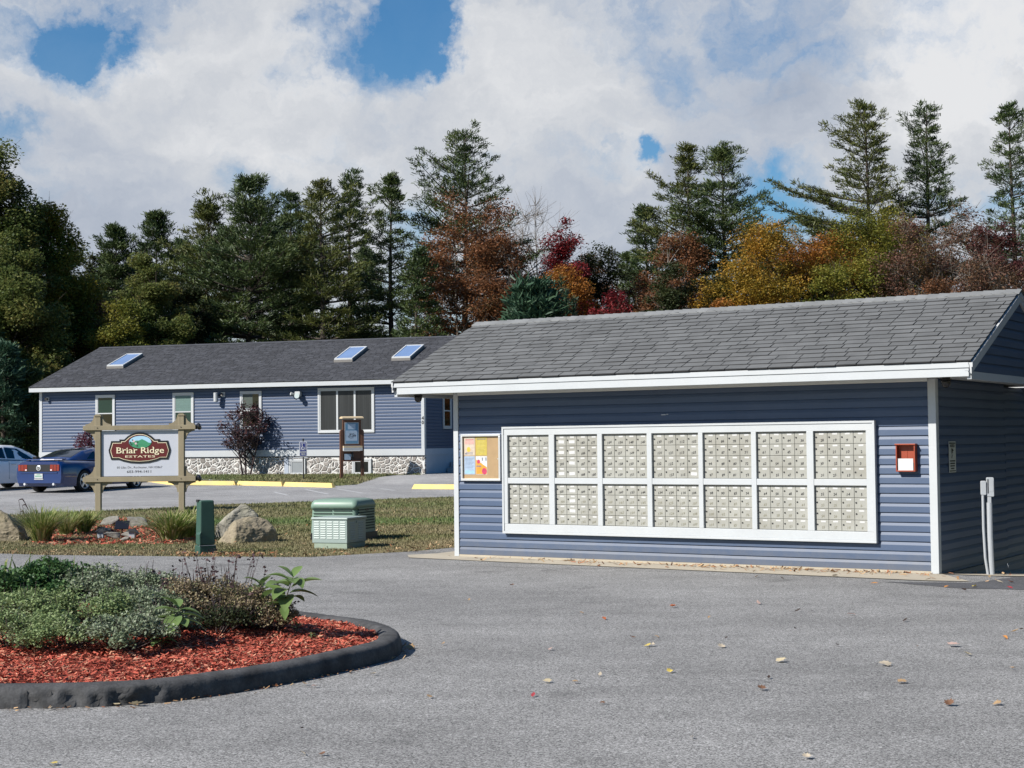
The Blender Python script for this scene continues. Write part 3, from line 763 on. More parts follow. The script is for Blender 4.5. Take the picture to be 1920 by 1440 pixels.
# ---- grey conduit and meter box standing beside the side wall
p = gnd(1858, 1073)
Cd = thing('utility_conduit', 'grey plastic utility conduit with a junction box by the shaded side wall', 'utility box', (p.x, p.y, -.03), -TH+R(20))
mb = MB(); mb.tube([(.01, 0, 0), (0, 0, .45), (0, 0, .86)], .034, mt['grey_pvc'], 12); mb.build('conduit', None, Cd)
mb = MB(); mb.tube([(-.035, -.03, 0), (-.062, -.03, .2), (-.075, -.03, .55), (-.075, -.03, .95)], .017, mt['grey_pvc'], 10); mb.build('cable_pipe', None, Cd)
mb = MB(); mb.box(-.03, .055, -.035, .06, .93, 1.16, mt['grey_pvc'], bev=.008); mb.box(-.10, -.035, -.05, .0, .95, 1.12, mt['grey_pvc'], bev=.008); mb.box(-.022, .022, -.03, .03, .85, .9295, mt['grey_pvc']); bevel(mb.build('junction_box', None, Cd), .006)
mb = MB(); mb.box(-.005, .045, -.0372, -.0355, .99, 1.12, mt['grey_pvc']); mb.box(-.02, -.008, -.0372, -.0355, .97, 1.14, mt['black']); mb.build('cover', None, Cd)
# ---- dark lamps under the eave
def eave_lamp(u, w, label):
    p = OS+eS*u+nS*w
    t = thing('eave_lamp', label, 'lamp', (p.x, p.y, HE+.012), -TH, 'black lamps under the shelter eave')
    mb = MB(); mb.lathe([(.05, .0195), (.05, .0), (.062, -.004), (.065, -.02)], mt['black'], 14); mb.build('base', None, t)
    mb = MB(); mb.smooth = True; mb.lathe([(.056, -.0205), (.056, -.05), (.045, -.085), (.02, -.105)], mt['blackgloss'], 14); mb.build('shade', None, t)
eave_lamp(-.42, .30, 'black cup-shaped lamp under the shelter eave above the parking lot')
eave_lamp(SL+.16, .12, 'black lamp under the shelter eave beside the white corner post')
# ================================================================== community house
def Hpos(u, w, z=0.): p = OH+eH*u+nH*w; return (p.x, p.y, z)
Hs = thing('community_house', 'long blue clapboard community house with dark roof, three skylights and stone foundation', 'house', Hpos(0, 0, 0), -THH)
HB, BZ0, BZ1, HT = .40, 1.20, 1.43, 3.70
HD = 9.0; HOV = .36; HG = .24; HEZ = 3.885; HRW, HRZ = 4.5, 5.655
mb = MB()
siding(mb, .11, HL-.10, BZ1+.002, HT, lambda a, o, z: (a, -o, z), m=mt['siding_house'], d=.021)
mb.build('wall', None, Hs)
mb = MB()
siding(mb, .01, HD, BZ1+.002, HT, lambda a, o, z: (HL-.02+o, a, z), m=mt['siding_house'], d=.021)
siding(mb, .01, HD, BZ1+.002, HT, lambda a, o, z: (.02-o, a, z), m=mt['siding_house'], d=.021)
mb.box(.02, HL-.02, HD-.05, HD, HB, HT, mt['siding_house'])
mb.build('wall', None, Hs)
mb = MB(); mb.box(0, HL, .001, .15, HB-.5, BZ0, mt['stone_wall']); mb.build('stone_foundation', None, Hs)
for a_, b_ in ((HL-.13, HL+.002), (-.002, .13)):
    mb = MB(); mb.box(a_, b_, .1505, HD, HB-.5, BZ0, mt['found']); mb.build('foundation', None, Hs)
mb = MB(); mb.box(-.02, HL+.02, -.045, -.0005, BZ0, BZ1, mt['white']); mb.build('base_band', None, Hs)
mb = MB(); mb.box(HL+.0005, HL+.03, 0., HD, BZ0+.001, BZ1-.001, mt['found']); mb.build('base_band', None, Hs)
mb = MB(); mb.box(-.02, HL+.02, -.028, -.0005, BZ0-.03, BZ0-.001, mt['channel']); mb.build('base_flashing', None, Hs)
for u0, u1, ux in ((0, .105, 0), (HL-.095, HL+.01, HL)):
    mb = MB(); mb.box(u0-.01, u1, -.036, 0, BZ1+.001, HT, mt['white'])
    if ux: mb.box(u1-.02, u1+.02, .0005, .09, BZ1+.001, HT, mt['white'])
    mb.build('corner_post', None, Hs)
for k, ch in enumerate('40'):
    mb = MB(); put_text(mb, ch, HL-.045, 2.50-k*.155, .125, .075, -.039, mt['ink'], bold=.006); mb.build('house_number', None, Hs, fix=False)
hsl = (HRZ-HEZ)/(HRW+HOV)
mb = MB()
shingles(mb, -HG, HL+HG, -HOV-.02, HEZ-.008, HRW, HRZ, .142, .26, mt['shingle_dark'], mt['roof_base'], 8, gap=.014, th=.016)
shingles(mb, -HG, HL+HG, 2*HRW+HOV+.02, HEZ-.008, HRW, HRZ, .142, 1.0, mt['shingle_dark'], mt['roof_base'], 9)
roofH = mb.build('roof', None, Hs, fix=False)
mb = MB()
for sg in (-1, 1):
    mb.poly([(-HG, HRW, HRZ+.03), (HL+HG, HRW, HRZ+.03), (HL+HG, HRW+sg*.15, HRZ-.15*hsl+.022), (-HG, HRW+sg*.15, HRZ-.15*hsl+.022)], [(0, 1, 2, 3)], mt['shingle_dark'])
mb.build('ridge_cap', None, roofH, fix=False)
mb = MB(); mb.box(-HG, HL+HG, -HOV-.01, -HOV+.02, HT+.003, HEZ-.013, mt['white']); mb.box(-HG, HL+HG, -HOV+.0205, -.04, HT+.004, HT+.016, mt['soffit']); mb.build('fascia', None, Hs)
mb = MB()
for ux in (-HG+.01, HL+HG-.03):
    V = [(ux+dx, y, z-d) for dx in (0, .02) for (y, z) in ((-HOV, HEZ-.02), (HRW, HRZ-.02)) for d in (0, .16)]
    V2 = [(ux+dx, y, z-d) for dx in (0, .02) for (y, z) in ((2*HRW+HOV, HEZ-.02), (HRW, HRZ-.02)) for d in (0, .16)]
    for Q in (V, V2): mb.poly(Q, [(0, 1, 3, 2), (4, 6, 7, 5), (0, 2, 6, 4), (1, 5, 7, 3), (0, 4, 5, 1), (2, 3, 7, 6)], mt['white'])
mb.build('rake_board', None, Hs)
mb = MB()
for ux in (.03, HL-.03):
    mb.prism([(0, HT), (HD, HT), (HRW, HRZ-.12)], -.01, .01, mt['siding_house'], Matrix.Translation((ux, 0, 0)) @ Matrix.Rotation(R(90), 4, 'Z'))
mb.build('gable', None, Hs)
def hwindow(u0, u1, z0, z1, style, y=0., fr=.075, panes=1, T=None, parent=Hs):
    """window: casing, sash frame, panes, something behind the glass"""
    w = u1-u0; X = T or Matrix.Translation((u0, y, z0)); h = z1-z0
    def B(mb, a, b, c, d, e, f, m): mb.box(a, b, c, d, e, f, m, X)
    fm = MB(); Y0, Y1 = -.055, -.001
    B(fm, 0, w, Y0, Y1, 0, fr, mt['vinyl']); B(fm, 0, w, Y0, Y1, h-fr, h, mt['vinyl']); B(fm, 0, fr, Y0, Y1, fr+.0005, h-fr-.0005, mt['vinyl']); B(fm, w-fr, w, Y0, Y1, fr+.0005, h-fr-.0005, mt['vinyl'])
    f = fm.build('window', None, parent); bevel(f, .008)
    iw = w-2*fr; pw = iw/panes
    sm = MB()
    for k in range(panes):
        a = fr+k*pw; b = a+pw; q = .035
        B(sm, a, a+q, -.043, -.02, fr+.001, h-fr-.001, mt['vinyl']); B(sm, b-q, b, -.043, -.02, fr+.001, h-fr-.001, mt['vinyl'])
        B(sm, a+q+.0005, b-q-.0005, -.043, -.02, fr+.001, fr+q, mt['vinyl']); B(sm, a+q+.0005, b-q-.0005, -.043, -.02, h-fr-q, h-fr-.001, mt['vinyl'])
        if style in ('dark', 'blind', 'split', 'teal'): B(sm, a+q+.0005, b-q-.0005, -.047, -.02, h*.47, h*.47+.04, mt['vinyl'])
    sm.build('sash', None, f)
    for k in range(panes):
        a = fr+k*pw+.036; b = fr+(k+1)*pw-.036; gm = MB()
        if style == 'curtain': B(gm, a, b, -.0275, -.0205, fr+.036, h-fr-.036, mt['curtain'])
        elif style == 'blind': B(gm, a, b, -.0275, -.0205, fr+.036, h*.47, mt['shade_glass']); B(gm, a, b, -.0275, -.0205, h*.47, h-fr-.036, mt['green_blind'])
        elif style == 'teal':
            B(gm, a, b, -.0275, -.0205, fr+.036, h*.47, mt['green_blind'])
            n = 14
            for q in range(n): B(gm, a, b, -.030+.004*(q % 2), -.0205, h*.47+(h*.53-fr-.036)*q/n, h*.47+(h*.53-fr-.036)*(q+.93)/n, mt['teal_blind'])
        elif style == 'split':
            B(gm, a, a+(b-a)*.6, -.0275, -.0205, h*.47, h-fr-.036, mt['green_dim']); B(gm, a+(b-a)*.6, b, -.0275, -.0205, h*.47, h-fr-.036, mt['shade_glass']); B(gm, a, b, -.0275, -.0205, fr+.036, h*.47, mt['shade_glass'])
        elif style == 'board': B(gm, a, b, -.0275, -.0205, fr+.036, h-fr-.036, mt['grey_board'])
        else: B(gm, a, b, -.0275, -.0205, fr+.036, h-fr-.036, mt['shade_glass'])
        gm.build('pane', None, f)
    return f
mt['green_dim'] = M('dim_room', (.055, .07, .06), .5, .1); mt['grey_board'] = M('grey_window_board', (.24, .26, .27), .5, .12, 2)
hwindow(2.44, 3.27, 2.20, 3.555, 'blind'); hwindow(5.70, 6.57, 2.20, 3.575, 'teal')
w3 = hwindow(8.46, 9.33, 2.20, 3.578, 'split')
mb = MB(); put_text(mb, 'Community Center', 8.895, 2.93, .095, .68, -.031, mt['sign_white'], bold=.004); mb.build('window_lettering', None, Hs, fix=False)
hwindow(11.55, 13.73, 2.015, 3.625, 'curtain', panes=3)
hwindow(10.40, 11.05, .50, 1.10, 'board', y=-.002, fr=.08)
hwindow(12.86, 13.60, .50, 1.10, 'plain', y=-.002, fr=.08)
mb = MB(); mb.box(10.22, 10.385, -.05, -.002, .46, 1.12, mt['found']); mb.build('window_well_post', None, Hs)
mb = MB(); mb.box(10.1, 11.15, -.06, -.046, 1.13, 1.16, mt['grey_pvc']); mb.build('flashing_strip', None, Hs)
# the window and the steps on the shaded end wall (x runs back along it)
Tend = Matrix.Translation((HL+.001, 1.85, 2.13)) @ Matrix.Rotation(R(90), 4, 'Z')
hwindow(0, .85, 0, 1.36, 'dark', T=Tend)
mb = MB(); mb.box(HL+.04, HL+.9, 2.2, 3.6, .3, .72, mt['grey_concrete']); mb.box(HL+.04, HL+.9, 2.55, 3.6, .7201, .92, mt['grey_concrete']); mb.build('entry_steps', None, Hs)
# skylights
mt['skycurb'] = M('skylight_curb', (.16, .15, .14), .5)
def sky(u):
    s0, s1 = 1.66, 3.10; mb = MB(); w = .72
    A = lambda x, s, h: (u+x, s, HEZ+(s+HOV)*hsl+h)
    def ring(a, b, c, d, h0, h1, m):
        mb.poly([A(a, c, h0), A(b, c, h0), A(b, d, h0), A(a, d, h0), A(a, c, h1), A(b, c, h1), A(b, d, h1), A(a, d, h1)], [(0, 1, 2, 3), (4, 5, 6, 7), (0, 1, 5, 4), (1, 2, 6, 5), (2, 3, 7, 6), (3, 0, 4, 7)], m)
    t = .05
    ring(0, w, s0, s0+t, .0, .15, mt['vinyl']); ring(0, w, s1-t, s1, .0, .15, mt['vinyl']); ring(0, t, s0+t+.001, s1-t-.001, .0, .15, mt['vinyl']); ring(w-t, w, s0+t+.001, s1-t-.001, .0, .15, mt['vinyl'])
    ring(-.012, w+.012, s0-.012, s1+.012, .006, .105, mt['skycurb'])
    f = mb.build('skylight', None, roofH); g = MB()
    mb = g; ring(t, w-t, s0+t, s1-t, .10, .135, mt['skyglass']); mb.build('pane', None, f)
for u in (1.86, 11.44, 13.72): sky(u)
# wall lamps and the camera on the house front
def floodlight(u, z, label, kind):
    t = thing('wall_floodlight', label, 'lamp', Hpos(u, .0, z), -THH, 'lamps on the house front')
    mb = MB()
    if kind == 0:
        mb.box(-.07, .07, -.035, -.0185, -.07, .07, mt['vinyl'], bev=.01); mb.build('wall_plate', None, t)
        mb = MB(); mb.lathe([(.03, 0), (.05, .03), (.06, .10), (.06, .11)], mt['black'], 12, Matrix.Translation((-.0, -.04, 0)) @ Matrix.Rotation(R(90), 4, 'X')); mb.build('lamp_head', None, t)
    elif kind == 1:
        mb.box(.14, .30, -.04, -.0185, -.06, .12, mt['vinyl']); mb.build('wall_plate', None, t)
        mb = MB(); mb.tube([(.22, -.04, .02), (.10, -.16, .0)], .02, mt['black'], 8); mb.lathe([(.03, 0), (.055, .07)], mt['black'], 12, Matrix.Translation((.2, -.05, .02)) @ Matrix.Rotation(R(70), 4, 'X')); mb.build('arm', None, t)
        mb = MB(); mb.tube([(.03, -.24, .10), (.02, -.20, -.22)], [.075, .085], mt['vinyl'], 12); mb.build('lamp_head', None, t)
        mb = MB(); mb.lathe([(.06, 0), (.055, .02)], mt['black'], 12, Matrix.Translation((.02, -.20, -.245))); mb.build('lens', None, t)
    else:
        mb.box(-.13, -.04, -.04, -.0185, -.10, .06, mt['vinyl']); mb.build('wall_plate', None, t)
        mb = MB(); mb.tube([(-.13, -.05, .03), (-.24, -.16, .05)], [.05, .06], mt['vinyl'], 12); mb.build('lamp_head', None, t)
        mb = MB(); mb.box(-.06, .14, -.20, -.041, -.06, .12, mt['vinyl'], bev=.02); mb.build('housing', None, t)
        mb = MB(); mb.lathe([(.06, 0), (.10, .07), (.10, .09)], mt['pale_lens'], 14, Matrix.Translation((.06, -.19, -.06)) @ Matrix.Rotation(R(75), 4, 'X')); mb.build('lamp_head', None, t)
mt['pale_lens'] = M('lamp_lens', (.30, .36, .36), .2, .1)
floodlight(.35, 3.44, 'round black lamp on a white plate beneath the house eave at the corner', 0)
floodlight(7.55, 3.44, 'white tube lamp and plate on the wall beside the middle window', 1)
floodlight(10.78, 3.40, 'white twin-head floodlight on the wall between window and triple window', 2)
# ================================================================== yellow wheel stops
def wheel_stop(a, b, label):
    p, q = gnd(*a), gnd(*b); L = (q.xy-p.xy).length; rz = math.atan2(q.y-p.y, q.x-p.x)
    t = tag(MBstop(L).build('wheel_stop', None), label, 'wheel stop', 'yellow concrete wheel stops'); t.location = (p.x, p.y, (p.z+q.z)/2+.004)
    t.rotation_euler = (0, -math.atan2(q.z-p.z, L), rz); bevel(t, .012); return t
def MBstop(L):
    mb = MB(); e = .09
    V = [(.012, -.08, 0), (L-.012, -.08, 0), (L-.012, .08, 0), (.012, .08, 0), (e, -.05, .15), (L-e, -.05, .15), (L-e, .05, .15), (e, .05, .15)]
    mb.poly(V, [(3, 2, 1, 0), (4, 5, 6, 7), (0, 1, 5, 4), (1, 2, 6, 5), (2, 3, 7, 6), (3, 0, 4, 7)], mt['yellow']); return mb
for a, b, l in [((262, 906), (350, 908), 'yellow concrete wheel stop behind the entrance sign, in front of the blue car'), ((350.5, 908), (444.5, 910), 'yellow concrete wheel stop on the lawn edge, right of the entrance sign'),
                ((445.5, 910), (532.5, 912), 'yellow concrete wheel stop below the dark red small tree'), ((533.5, 912), (627, 914.5), 'yellow concrete wheel stop below the blue parking sign'),
                ((773, 917), (905, 918), 'yellow concrete wheel stop beside the corner of the mail shelter'), ((150, 903.5), (261, 906), 'yellow concrete wheel stop under the nose of the blue car')]:
    wheel_stop(a, b, l)
# ================================================================== entrance sign
gl = gnd(186, 963); SY = 37.6
pl, prr = at(184.7, 960, SY), at(341.2, 950, SY)
ox = pl.x; wS = prr.x-pl.x
Es = thing('entrance_sign', 'white entrance sign with maroon crest between two weathered timber posts', 'sign', (ox, SY, gz(ox, SY)), 0)
def zs(py, px=262): return at(px, py, SY).z-gz(ox, SY)
pz_top = (zs(779, 184)+zs(778, 341))/2
rt0, rt1 = zs(806), zs(797.5); rb0, rb1 = zs(903), zs(893.5)
pwid = .135
for x in (0, wS):
    mb = MB(); mb.box(x-pwid/2, x+pwid/2, -pwid/2, pwid/2, -.2, pz_top-.02, mt['wood']); po = mb.build('post', None, Es); bevel(po, .008)
    mb = MB(); a = pwid/2+.014; mb.prism([(-a, 0), (a, 0), (a, .02), (a-.03, .05), (-a+.03, .05), (-a, .02)], -a, a, mt['wood'], Matrix.Translation((x, 0, pz_top-.02))); mb.build('post_cap', None, po)
def bracket(cx, cz, sx, sz, s=.27):
    """quarter-round corner bracket, hollow side out"""
    k = 8; pts = [(0, 0), (s, 0), (s, .035)]
    for i in range(k+1):
        a = math.pi/2*i/k; pts.append((s-(s-.035)*math.sin(a), s-(s-.035)*math.cos(a)))
    pts += [(0, s)]
    mb = MB(); mb.prism([(cx+sx*x, cz+sz*z) for x, z in pts], -.035, .035, mt['wood']); mb.build('bracket', None, Es)
ext = .35
for z0, z1 in ((rt0, rt1), (rb0, rb1)):
    mb = MB(); mb.box(-ext, wS+ext, -pwid/2-.03, -pwid/2+.005, z0, z1, mt['wood']); mb.box(-ext, wS+ext, pwid/2-.005, pwid/2+.03, z0, z1, mt['wood']); rl = mb.build('rail', None, Es); bevel(rl, .006)
    mb = MB()
    for x in (0, wS): mb.lathe([(.012, 0), (.012, .008)], mt['black'], 8, Matrix.Translation((x, -pwid/2-.0305, (z0+z1)/2)) @ Matrix.Rotation(R(90), 4, 'X'))
    mb.build('bolt', None, rl)
h2 = pwid/2
for x, sx in ((-h2, -1), (h2, 1), (wS-h2, -1), (wS+h2, 1)):
    outer = (x < 0 or x > wS)
    bracket(x, rt1, sx, 1, .24)
    if outer: bracket(x, rt0, sx, -1, .24)
    if outer: bracket(x, rb1, sx, 1, .24)
    bracket(x, rb0, sx, -1, .26)
for z0, z1, nm in ((rt0, rt1, 'upper'), (rb0, rb1, 'lower')):
    q = thing('solar_lamp', 'round black lamp on the right end of the sign\'s %s rail' % nm, 'lamp', (ox+wS+ext+.001, SY, gz(ox, SY)+(z0+z1)/2), 0, 'black lamps on the sign rails')
    mb = MB(); mb.box(0, .03, -.04, .04, -.04, .04, mt['black']); mb.build('mount', None, q)
    mb = MB(); mb.lathe([(.075, 0), (.085, .02), (.085, .06), (.06, .08)], mt['blackgloss'], 14, Matrix.Translation((.031, 0, 0)) @ Matrix.Rotation(R(70), 4, 'Y')); mb.build('lamp_head', None, q)
# sign board with its crest
px0, px1 = h2+.012, wS-h2-.012; pz0, pz1 = rb1+.012, rt0-.012
mb = MB(); mb.box(px0, px1, -.02, .02, pz0, pz1, mt['sign_white']); pan = mb.build('panel', None, Es)
mb = MB()
for a, b, c, d in ((h2+.0005, px0-.0005, pz0-.012, pz1+.012), (px1+.0005, wS-h2-.0005, pz0-.012, pz1+.012)): mb.box(a, b, -.035, .035, c, d, mt['wood'])
mb.build('panel_batten', None, Es)
# crest coordinates come from a 1646-wide reading of the sign, turned into metres
KX = (px1-px0)/(1335-357); KZ = (pz1-pz0)/(906-325)
cx = lambda X: px0+(X-357)*KX
cz = lambda Z: pz1-(Z-325)*KZ
half = [(843, 350), (890, 352), (940, 368), (990, 395), (1040, 440), (1100, 438), (1100, 458), (1205, 458), (1215, 500), (1238, 575), (1232, 610), (1205, 695), (1110, 695), (1060, 715), (960, 738), (843, 745)]
out = half+[(2*843-x, z) for x, z in half[-2:0:-1]]
def shrink(f, k): return [(843+(x-843)*(1-f/400), 560+(z-560)*(1-f/200)) for x, z in out]
def crest(pts, y0, y1, m, nm):
    mb = MB(); mb.prism([(cx(x), cz(z)) for x, z in pts], y0, y1, m); return mb.build(nm, None, pan)
crest(out, -.034, -.0205, mt['black'], 'crest_edge')
def inset(pts, d):
    n = len(pts); o = []
    for i in range(n):
        p, q, s = Vector(pts[i-1]), Vector(pts[i]), Vector(pts[(i+1) % n])
        a = (q-p).normalized(); b = (s-q).normalized(); m = Vector((-(a+b).y, (a+b).x))
        if m.length < 1e-6: m = Vector((-a.y, a.x))
        m.normalize(); k = d/max(.5, m.dot(Vector((-a.y, a.x)))); o.append(tuple(q+m*k))
    return o
crest(inset(out, 24), -.037, -.0342, mt['cream'], 'crest_line')
crest(inset(out, 31), -.040, -.0372, mt['sign_maroon'], 'crest_field')
mb = MB()
el = lambda x, z, a, b, k=28: [(cx(x+a*math.cos(2*math.pi*i/k)), cz(z+b*math.sin(2*math.pi*i/k))) for i in range(k)]
mb.prism(el(852, 474, 148, 84), -.0415, -.0402, mt['ink']); mb.prism(el(852, 474, 142, 79), -.043, -.0416, mt['sign_sky'])
hl = [(712, 492), (760, 470), (800, 455), (835, 455), (875, 436), (915, 455), (960, 482), (991, 485)]
low = [(852+142*math.cos(a), 474+79*math.sin(a)) for a in [math.pi*(i/16) for i in range(1, 16)]]
mb.prism([(cx(x), cz(z)) for x, z in hl+low], -.0445, -.0431, mt['sign_green'])
for x, z, rr, m in [(772, 462, 15, 'pink'), (797, 492, 14, 'pink'), (775, 460, 7, 'sign_white'), (799, 490, 7, 'sign_white'), (728, 478, 14, 'pedestal'), (742, 505, 13, 'pedestal'), (818, 475, 11, 'pedestal'), (815, 522, 13, 'pedestal'), (755, 448, 10, 'pedestal')]:
    mb.prism(el(x, z, rr, rr*.9, 10), -.0458-(.001 if m == 'sign_white' else 0), -.0446, mt[m])
mb.build('crest_picture', None, pan)
mb = MB()
def serif(s, X0, X1, ztop, zbase, m, y, asc, bold):
    """letters with small feet, set between X0 and X1"""
    wtot = cx(X1)-cx(X0); z0 = cz(zbase); hh = cz(ztop)-cz(zbase)
    v, f = text_geo(s); xs = [p[0] for p in v]; sc = wtot/(max(xs)-min(xs))
    zs_ = max(p[1] for p in v if True)
    capz = max(p[1] for p in text_geo('B')[0]); k = hh/capz
    P = [(cx(X0)+(p[0]-min(xs))*sc, y, z0+p[1]*k) for p in v]
    mb.poly(P, f, m)
    for dx, dz, e in ((bold, 0, 1), (-bold, 0, 2)): mb.poly([(p[0]+dx, y-.0002*e, p[2]+dz) for p in P], f, m)
    if not asc: return
    feet = []
    acc = ''
    for ch in s:
        acc += ch
        if ch == ' ' or not text_geo(ch)[0]: continue
        w1 = max(p[0] for p in text_geo(acc)[0]); one = [p[0] for p in text_geo(ch)[0]]
        feet.append((ch, w1-(max(one)-min(one)), w1))
    st = .10*sc
    for ch, w0, w1 in feet:
        a = cx(X0)+(w0-min(xs))*sc; b = cx(X0)+(w1-min(xs))*sc
        bars = []
        if ch in 'BRDEFPHL': bars = [(a-.04*sc, a+st+.05*sc, 0), (a-.04*sc, a+st*.8, capz-.035)]
        if ch in 'RH': bars.append((b-.12*sc, b+.05*sc, 0))
        if ch in 'ri': bars = [(a-.05*sc, a+st+.06*sc, 0), (a-.06*sc, a+st*.5, .50)]
        if ch == 'd': bars = [(b-st*.5, b+.06*sc, 0), (b-st-.06*sc, b-st*.4, capz-.005)]
        if ch == 'a': bars = [(b-st*.5, b+.06*sc, 0)]
        if ch == 'T': mid = (a+b)/2; bars = [(mid-.13*sc, mid+.13*sc, 0)]
        if ch == 'A': bars = [(a-.05*sc, a+.13*sc, 0), (b-.13*sc, b+.05*sc, 0)]
        for x0, x1, zz in bars: mb.box(x0, x1, y-.0009, y, z0+zz*k, z0+zz*k+.045*k, m)
serif('Briar Ridge', 553, 1155, 540, 615, mt['cream'], -.0475, 1, .0025)
serif('ESTATES', 663, 1042, 643, 670, mt['cream'], -.0415, 0, .0012)
mb.build('crest_lettering', None, pan, fix=False)
mb = MB()
serif('60 Lilac Dr., Rochester, NH 03867', 553, 1130, 782, 808, mt['ink'], -.021, 0, .0004)
serif('603-994-1411', 680, 988, 833, 866, mt['ink'], -.021, 0, .0015)
mb.build('address_lettering', None, pan, fix=False)
# ================================================================== parking sign, kiosk
p = gnd(569, 905)
Hc = thing('parking_sign', 'blue and white accessible parking sign on a black post', 'sign', tuple(p), 0)
sc = p.y/FPX
mb = MB(); mb.tube([(0, 0, -.2), (0, 0, 77*sc)], .022, mt['black'], 8); mb.lathe([(.03, 0), (.03, .05), (.012, .06)], mt['black'], 8, Matrix.Translation((0, 0, 76*sc))); mb.build('post', None, Hc)
w = 14.6*sc/2; z1, z0 = 73.5*sc, 46*sc
mb = MB(); rr = .02
mb.prism([(-w+rr, z0), (w-rr, z0), (w, z0+rr), (w, z1-rr), (w-rr, z1), (-w+rr, z1), (-w, z1-rr), (-w, z0+rr)], -.034, -.026, mt['vinyl']); mb.build('plate', None, Hc)
mb = MB(); b = .022; mb.box(-w+b, w-b, -.037, -.0345, z0+b, z1-b, mt['sign_blue'])
hh = z1-z0; y = -.040
mb.box(-w*.62, w*.62, y+.0015, -.0371, z0+hh*.43, z1-hh*.10, mt['vinyl']); mb.box(-w*.53, w*.53, y, y+.0014, z0+hh*.45, z1-hh*.12, mt['sign_blue'])
C0 = (-.01, z0+hh*.56)
ri, ro = .030, .052
for i in range(18):
    a0, a1 = R(100+i*13), R(100+(i+1)*13)
    mb.face([(C0[0]+q*math.cos(a), y-.001, C0[1]+q*math.sin(a)) for q, a in ((ri, a0), (ro, a0), (ro, a1), (ri, a1))], mt['vinyl'])
mb.tube([(-.025, y-.002, C0[1]+.11), (-.012, y-.002, C0[1]+.035), (.035, y-.002, C0[1]+.03), (.06, y-.002, C0[1]-.03), (.075, y-.002, C0[1]-.025)], .011, mt['vinyl'], 6)
mb.lathe([(.017, 0), (.017, .003)], mt['vinyl'], 10, Matrix.Translation((-.027, y-.001, C0[1]+.135)) @ Matrix.Rotation(R(90), 4, 'X'))
put_text(mb, 'HANDICAP', 0, z0+hh*.30, .045, w*1.5, y, mt['vinyl'], bold=.004); put_text(mb, 'PARKING', 0, z0+hh*.16, .042, w*1.1, y, mt['vinyl'], bold=.004)
mb.build('print', None, Hc, fix=False)
kz = gnd(660, 897.5)
p = at(660, 897.5, 53.3); KZ0 = gz(p.x, 53.3)
sc = 53.3/FPX
K = thing('information_kiosk', 'brown information kiosk with a framed site map in front of the triple window', 'notice board', (p.x, 53.3, KZ0), R(24))
cs = 1/math.cos(R(24))*.93
def kz_(py): return (897.5-py)*sc
for sx in (-1, 1):
    x = sx*20*sc*cs; mb = MB(); a = 2.9*sc*cs
    xx = sorted((x-a, x+a))
    mb.prism([(xx[0], -.2), (xx[1], -.2), (xx[1], kz_(811)), ((xx[1] if sx < 0 else xx[1]-.04), kz_(808)), ((xx[0] if sx > 0 else xx[0]+.04), kz_(808)), (xx[0], kz_(811))], -.05, .05, mt['brown_wood'])
    bevel(mb.build('post', None, K), .006)
mb = MB(); a = 17.8*sc*cs
mb.box(-a, a, -.035, .035, kz_(838), kz_(789.5), mt['brown_wood']); mb.build('board', None, K)
mb = MB(); mb.box(-14.2*sc*cs, 13.*sc*cs, -.045, -.0355, kz_(835), kz_(794.5), mt['kiosk_grey'] if 'kiosk_grey' in mt else mt['grey_pvc']); mb.build('display_frame', None, K)
mt['map_blue'] = M('map_blue', (.12, .24, .36), .3, .15, 5); mt['map_pale'] = M('map_pale', (.36, .45, .55), .3, .15, 9); mt['map_ink'] = M('map_ink', (.10, .12, .15), .5, .4, 30)
mb = MB(); x0, x1 = -12.8*sc*cs, 11.4*sc*cs; zt, zb = kz_(796), kz_(834)
mb.box(x0, x1, -.048, -.0455, zb, zt, mt['map_blue'])
mb.box(x0+.09, x1-.09, -.050, -.0482, zt-.21, zt-.03, mt['map_pale']); mb.box(x0+.02, x1-.03, -.050, -.0482, zb+.09, zt-.25, mt['map_pale'])
rr = random.Random(5); zc = (zb+zt)/2-.08
for i in range(60):
    a = rr.uniform(0, 6.28); q = rr.uniform(.3, 1); X = (x0+x1)/2+q*.15*math.cos(a); Z = zc+q*.085*math.sin(a)
    mb.box(X-.014, X+.014, -.0512, -.0502, Z-.008, Z+.006, mt['map_ink'])
mb.build('site_map', None, K)
mb = MB(); mb.prism([(-.14, kz_(787.3)), (.14, kz_(787.3)), (.17, kz_(787.3)+.0), (.17, kz_(785.5)), (0, kz_(783.2)), (-.17, kz_(785.5)), (-.17, kz_(787.3))], -20.5*sc*cs, 20.5*sc*cs, mt['tan_wood'], Matrix.Rotation(R(90), 4, 'Z')); mb.build('roof', None, K)
mb = MB(); mb.box(-18*sc*cs, 18*sc*cs, -.16, -.036, kz_(847.5), kz_(842), mt['vinyl']); mb.box(-18*sc*cs, 18*sc*cs, -.15, -.036, kz_(841.8), kz_(838.5), mt['tan_wood']); mb.build('leaflet_shelf', None, K)
a = 17.8*sc*cs
mb = MB(); mb.box(-a, a, -.03, .03, kz_(867), kz_(848), mt['brown_wood']); mb.box(-a, a, -.10, -.031, kz_(867.5), kz_(865.5), mt['brown_wood']); mb.box(-.02, .02, -.09, -.031, kz_(865.4), kz_(850), mt['black']); mb.build('literature_rack', None, K)
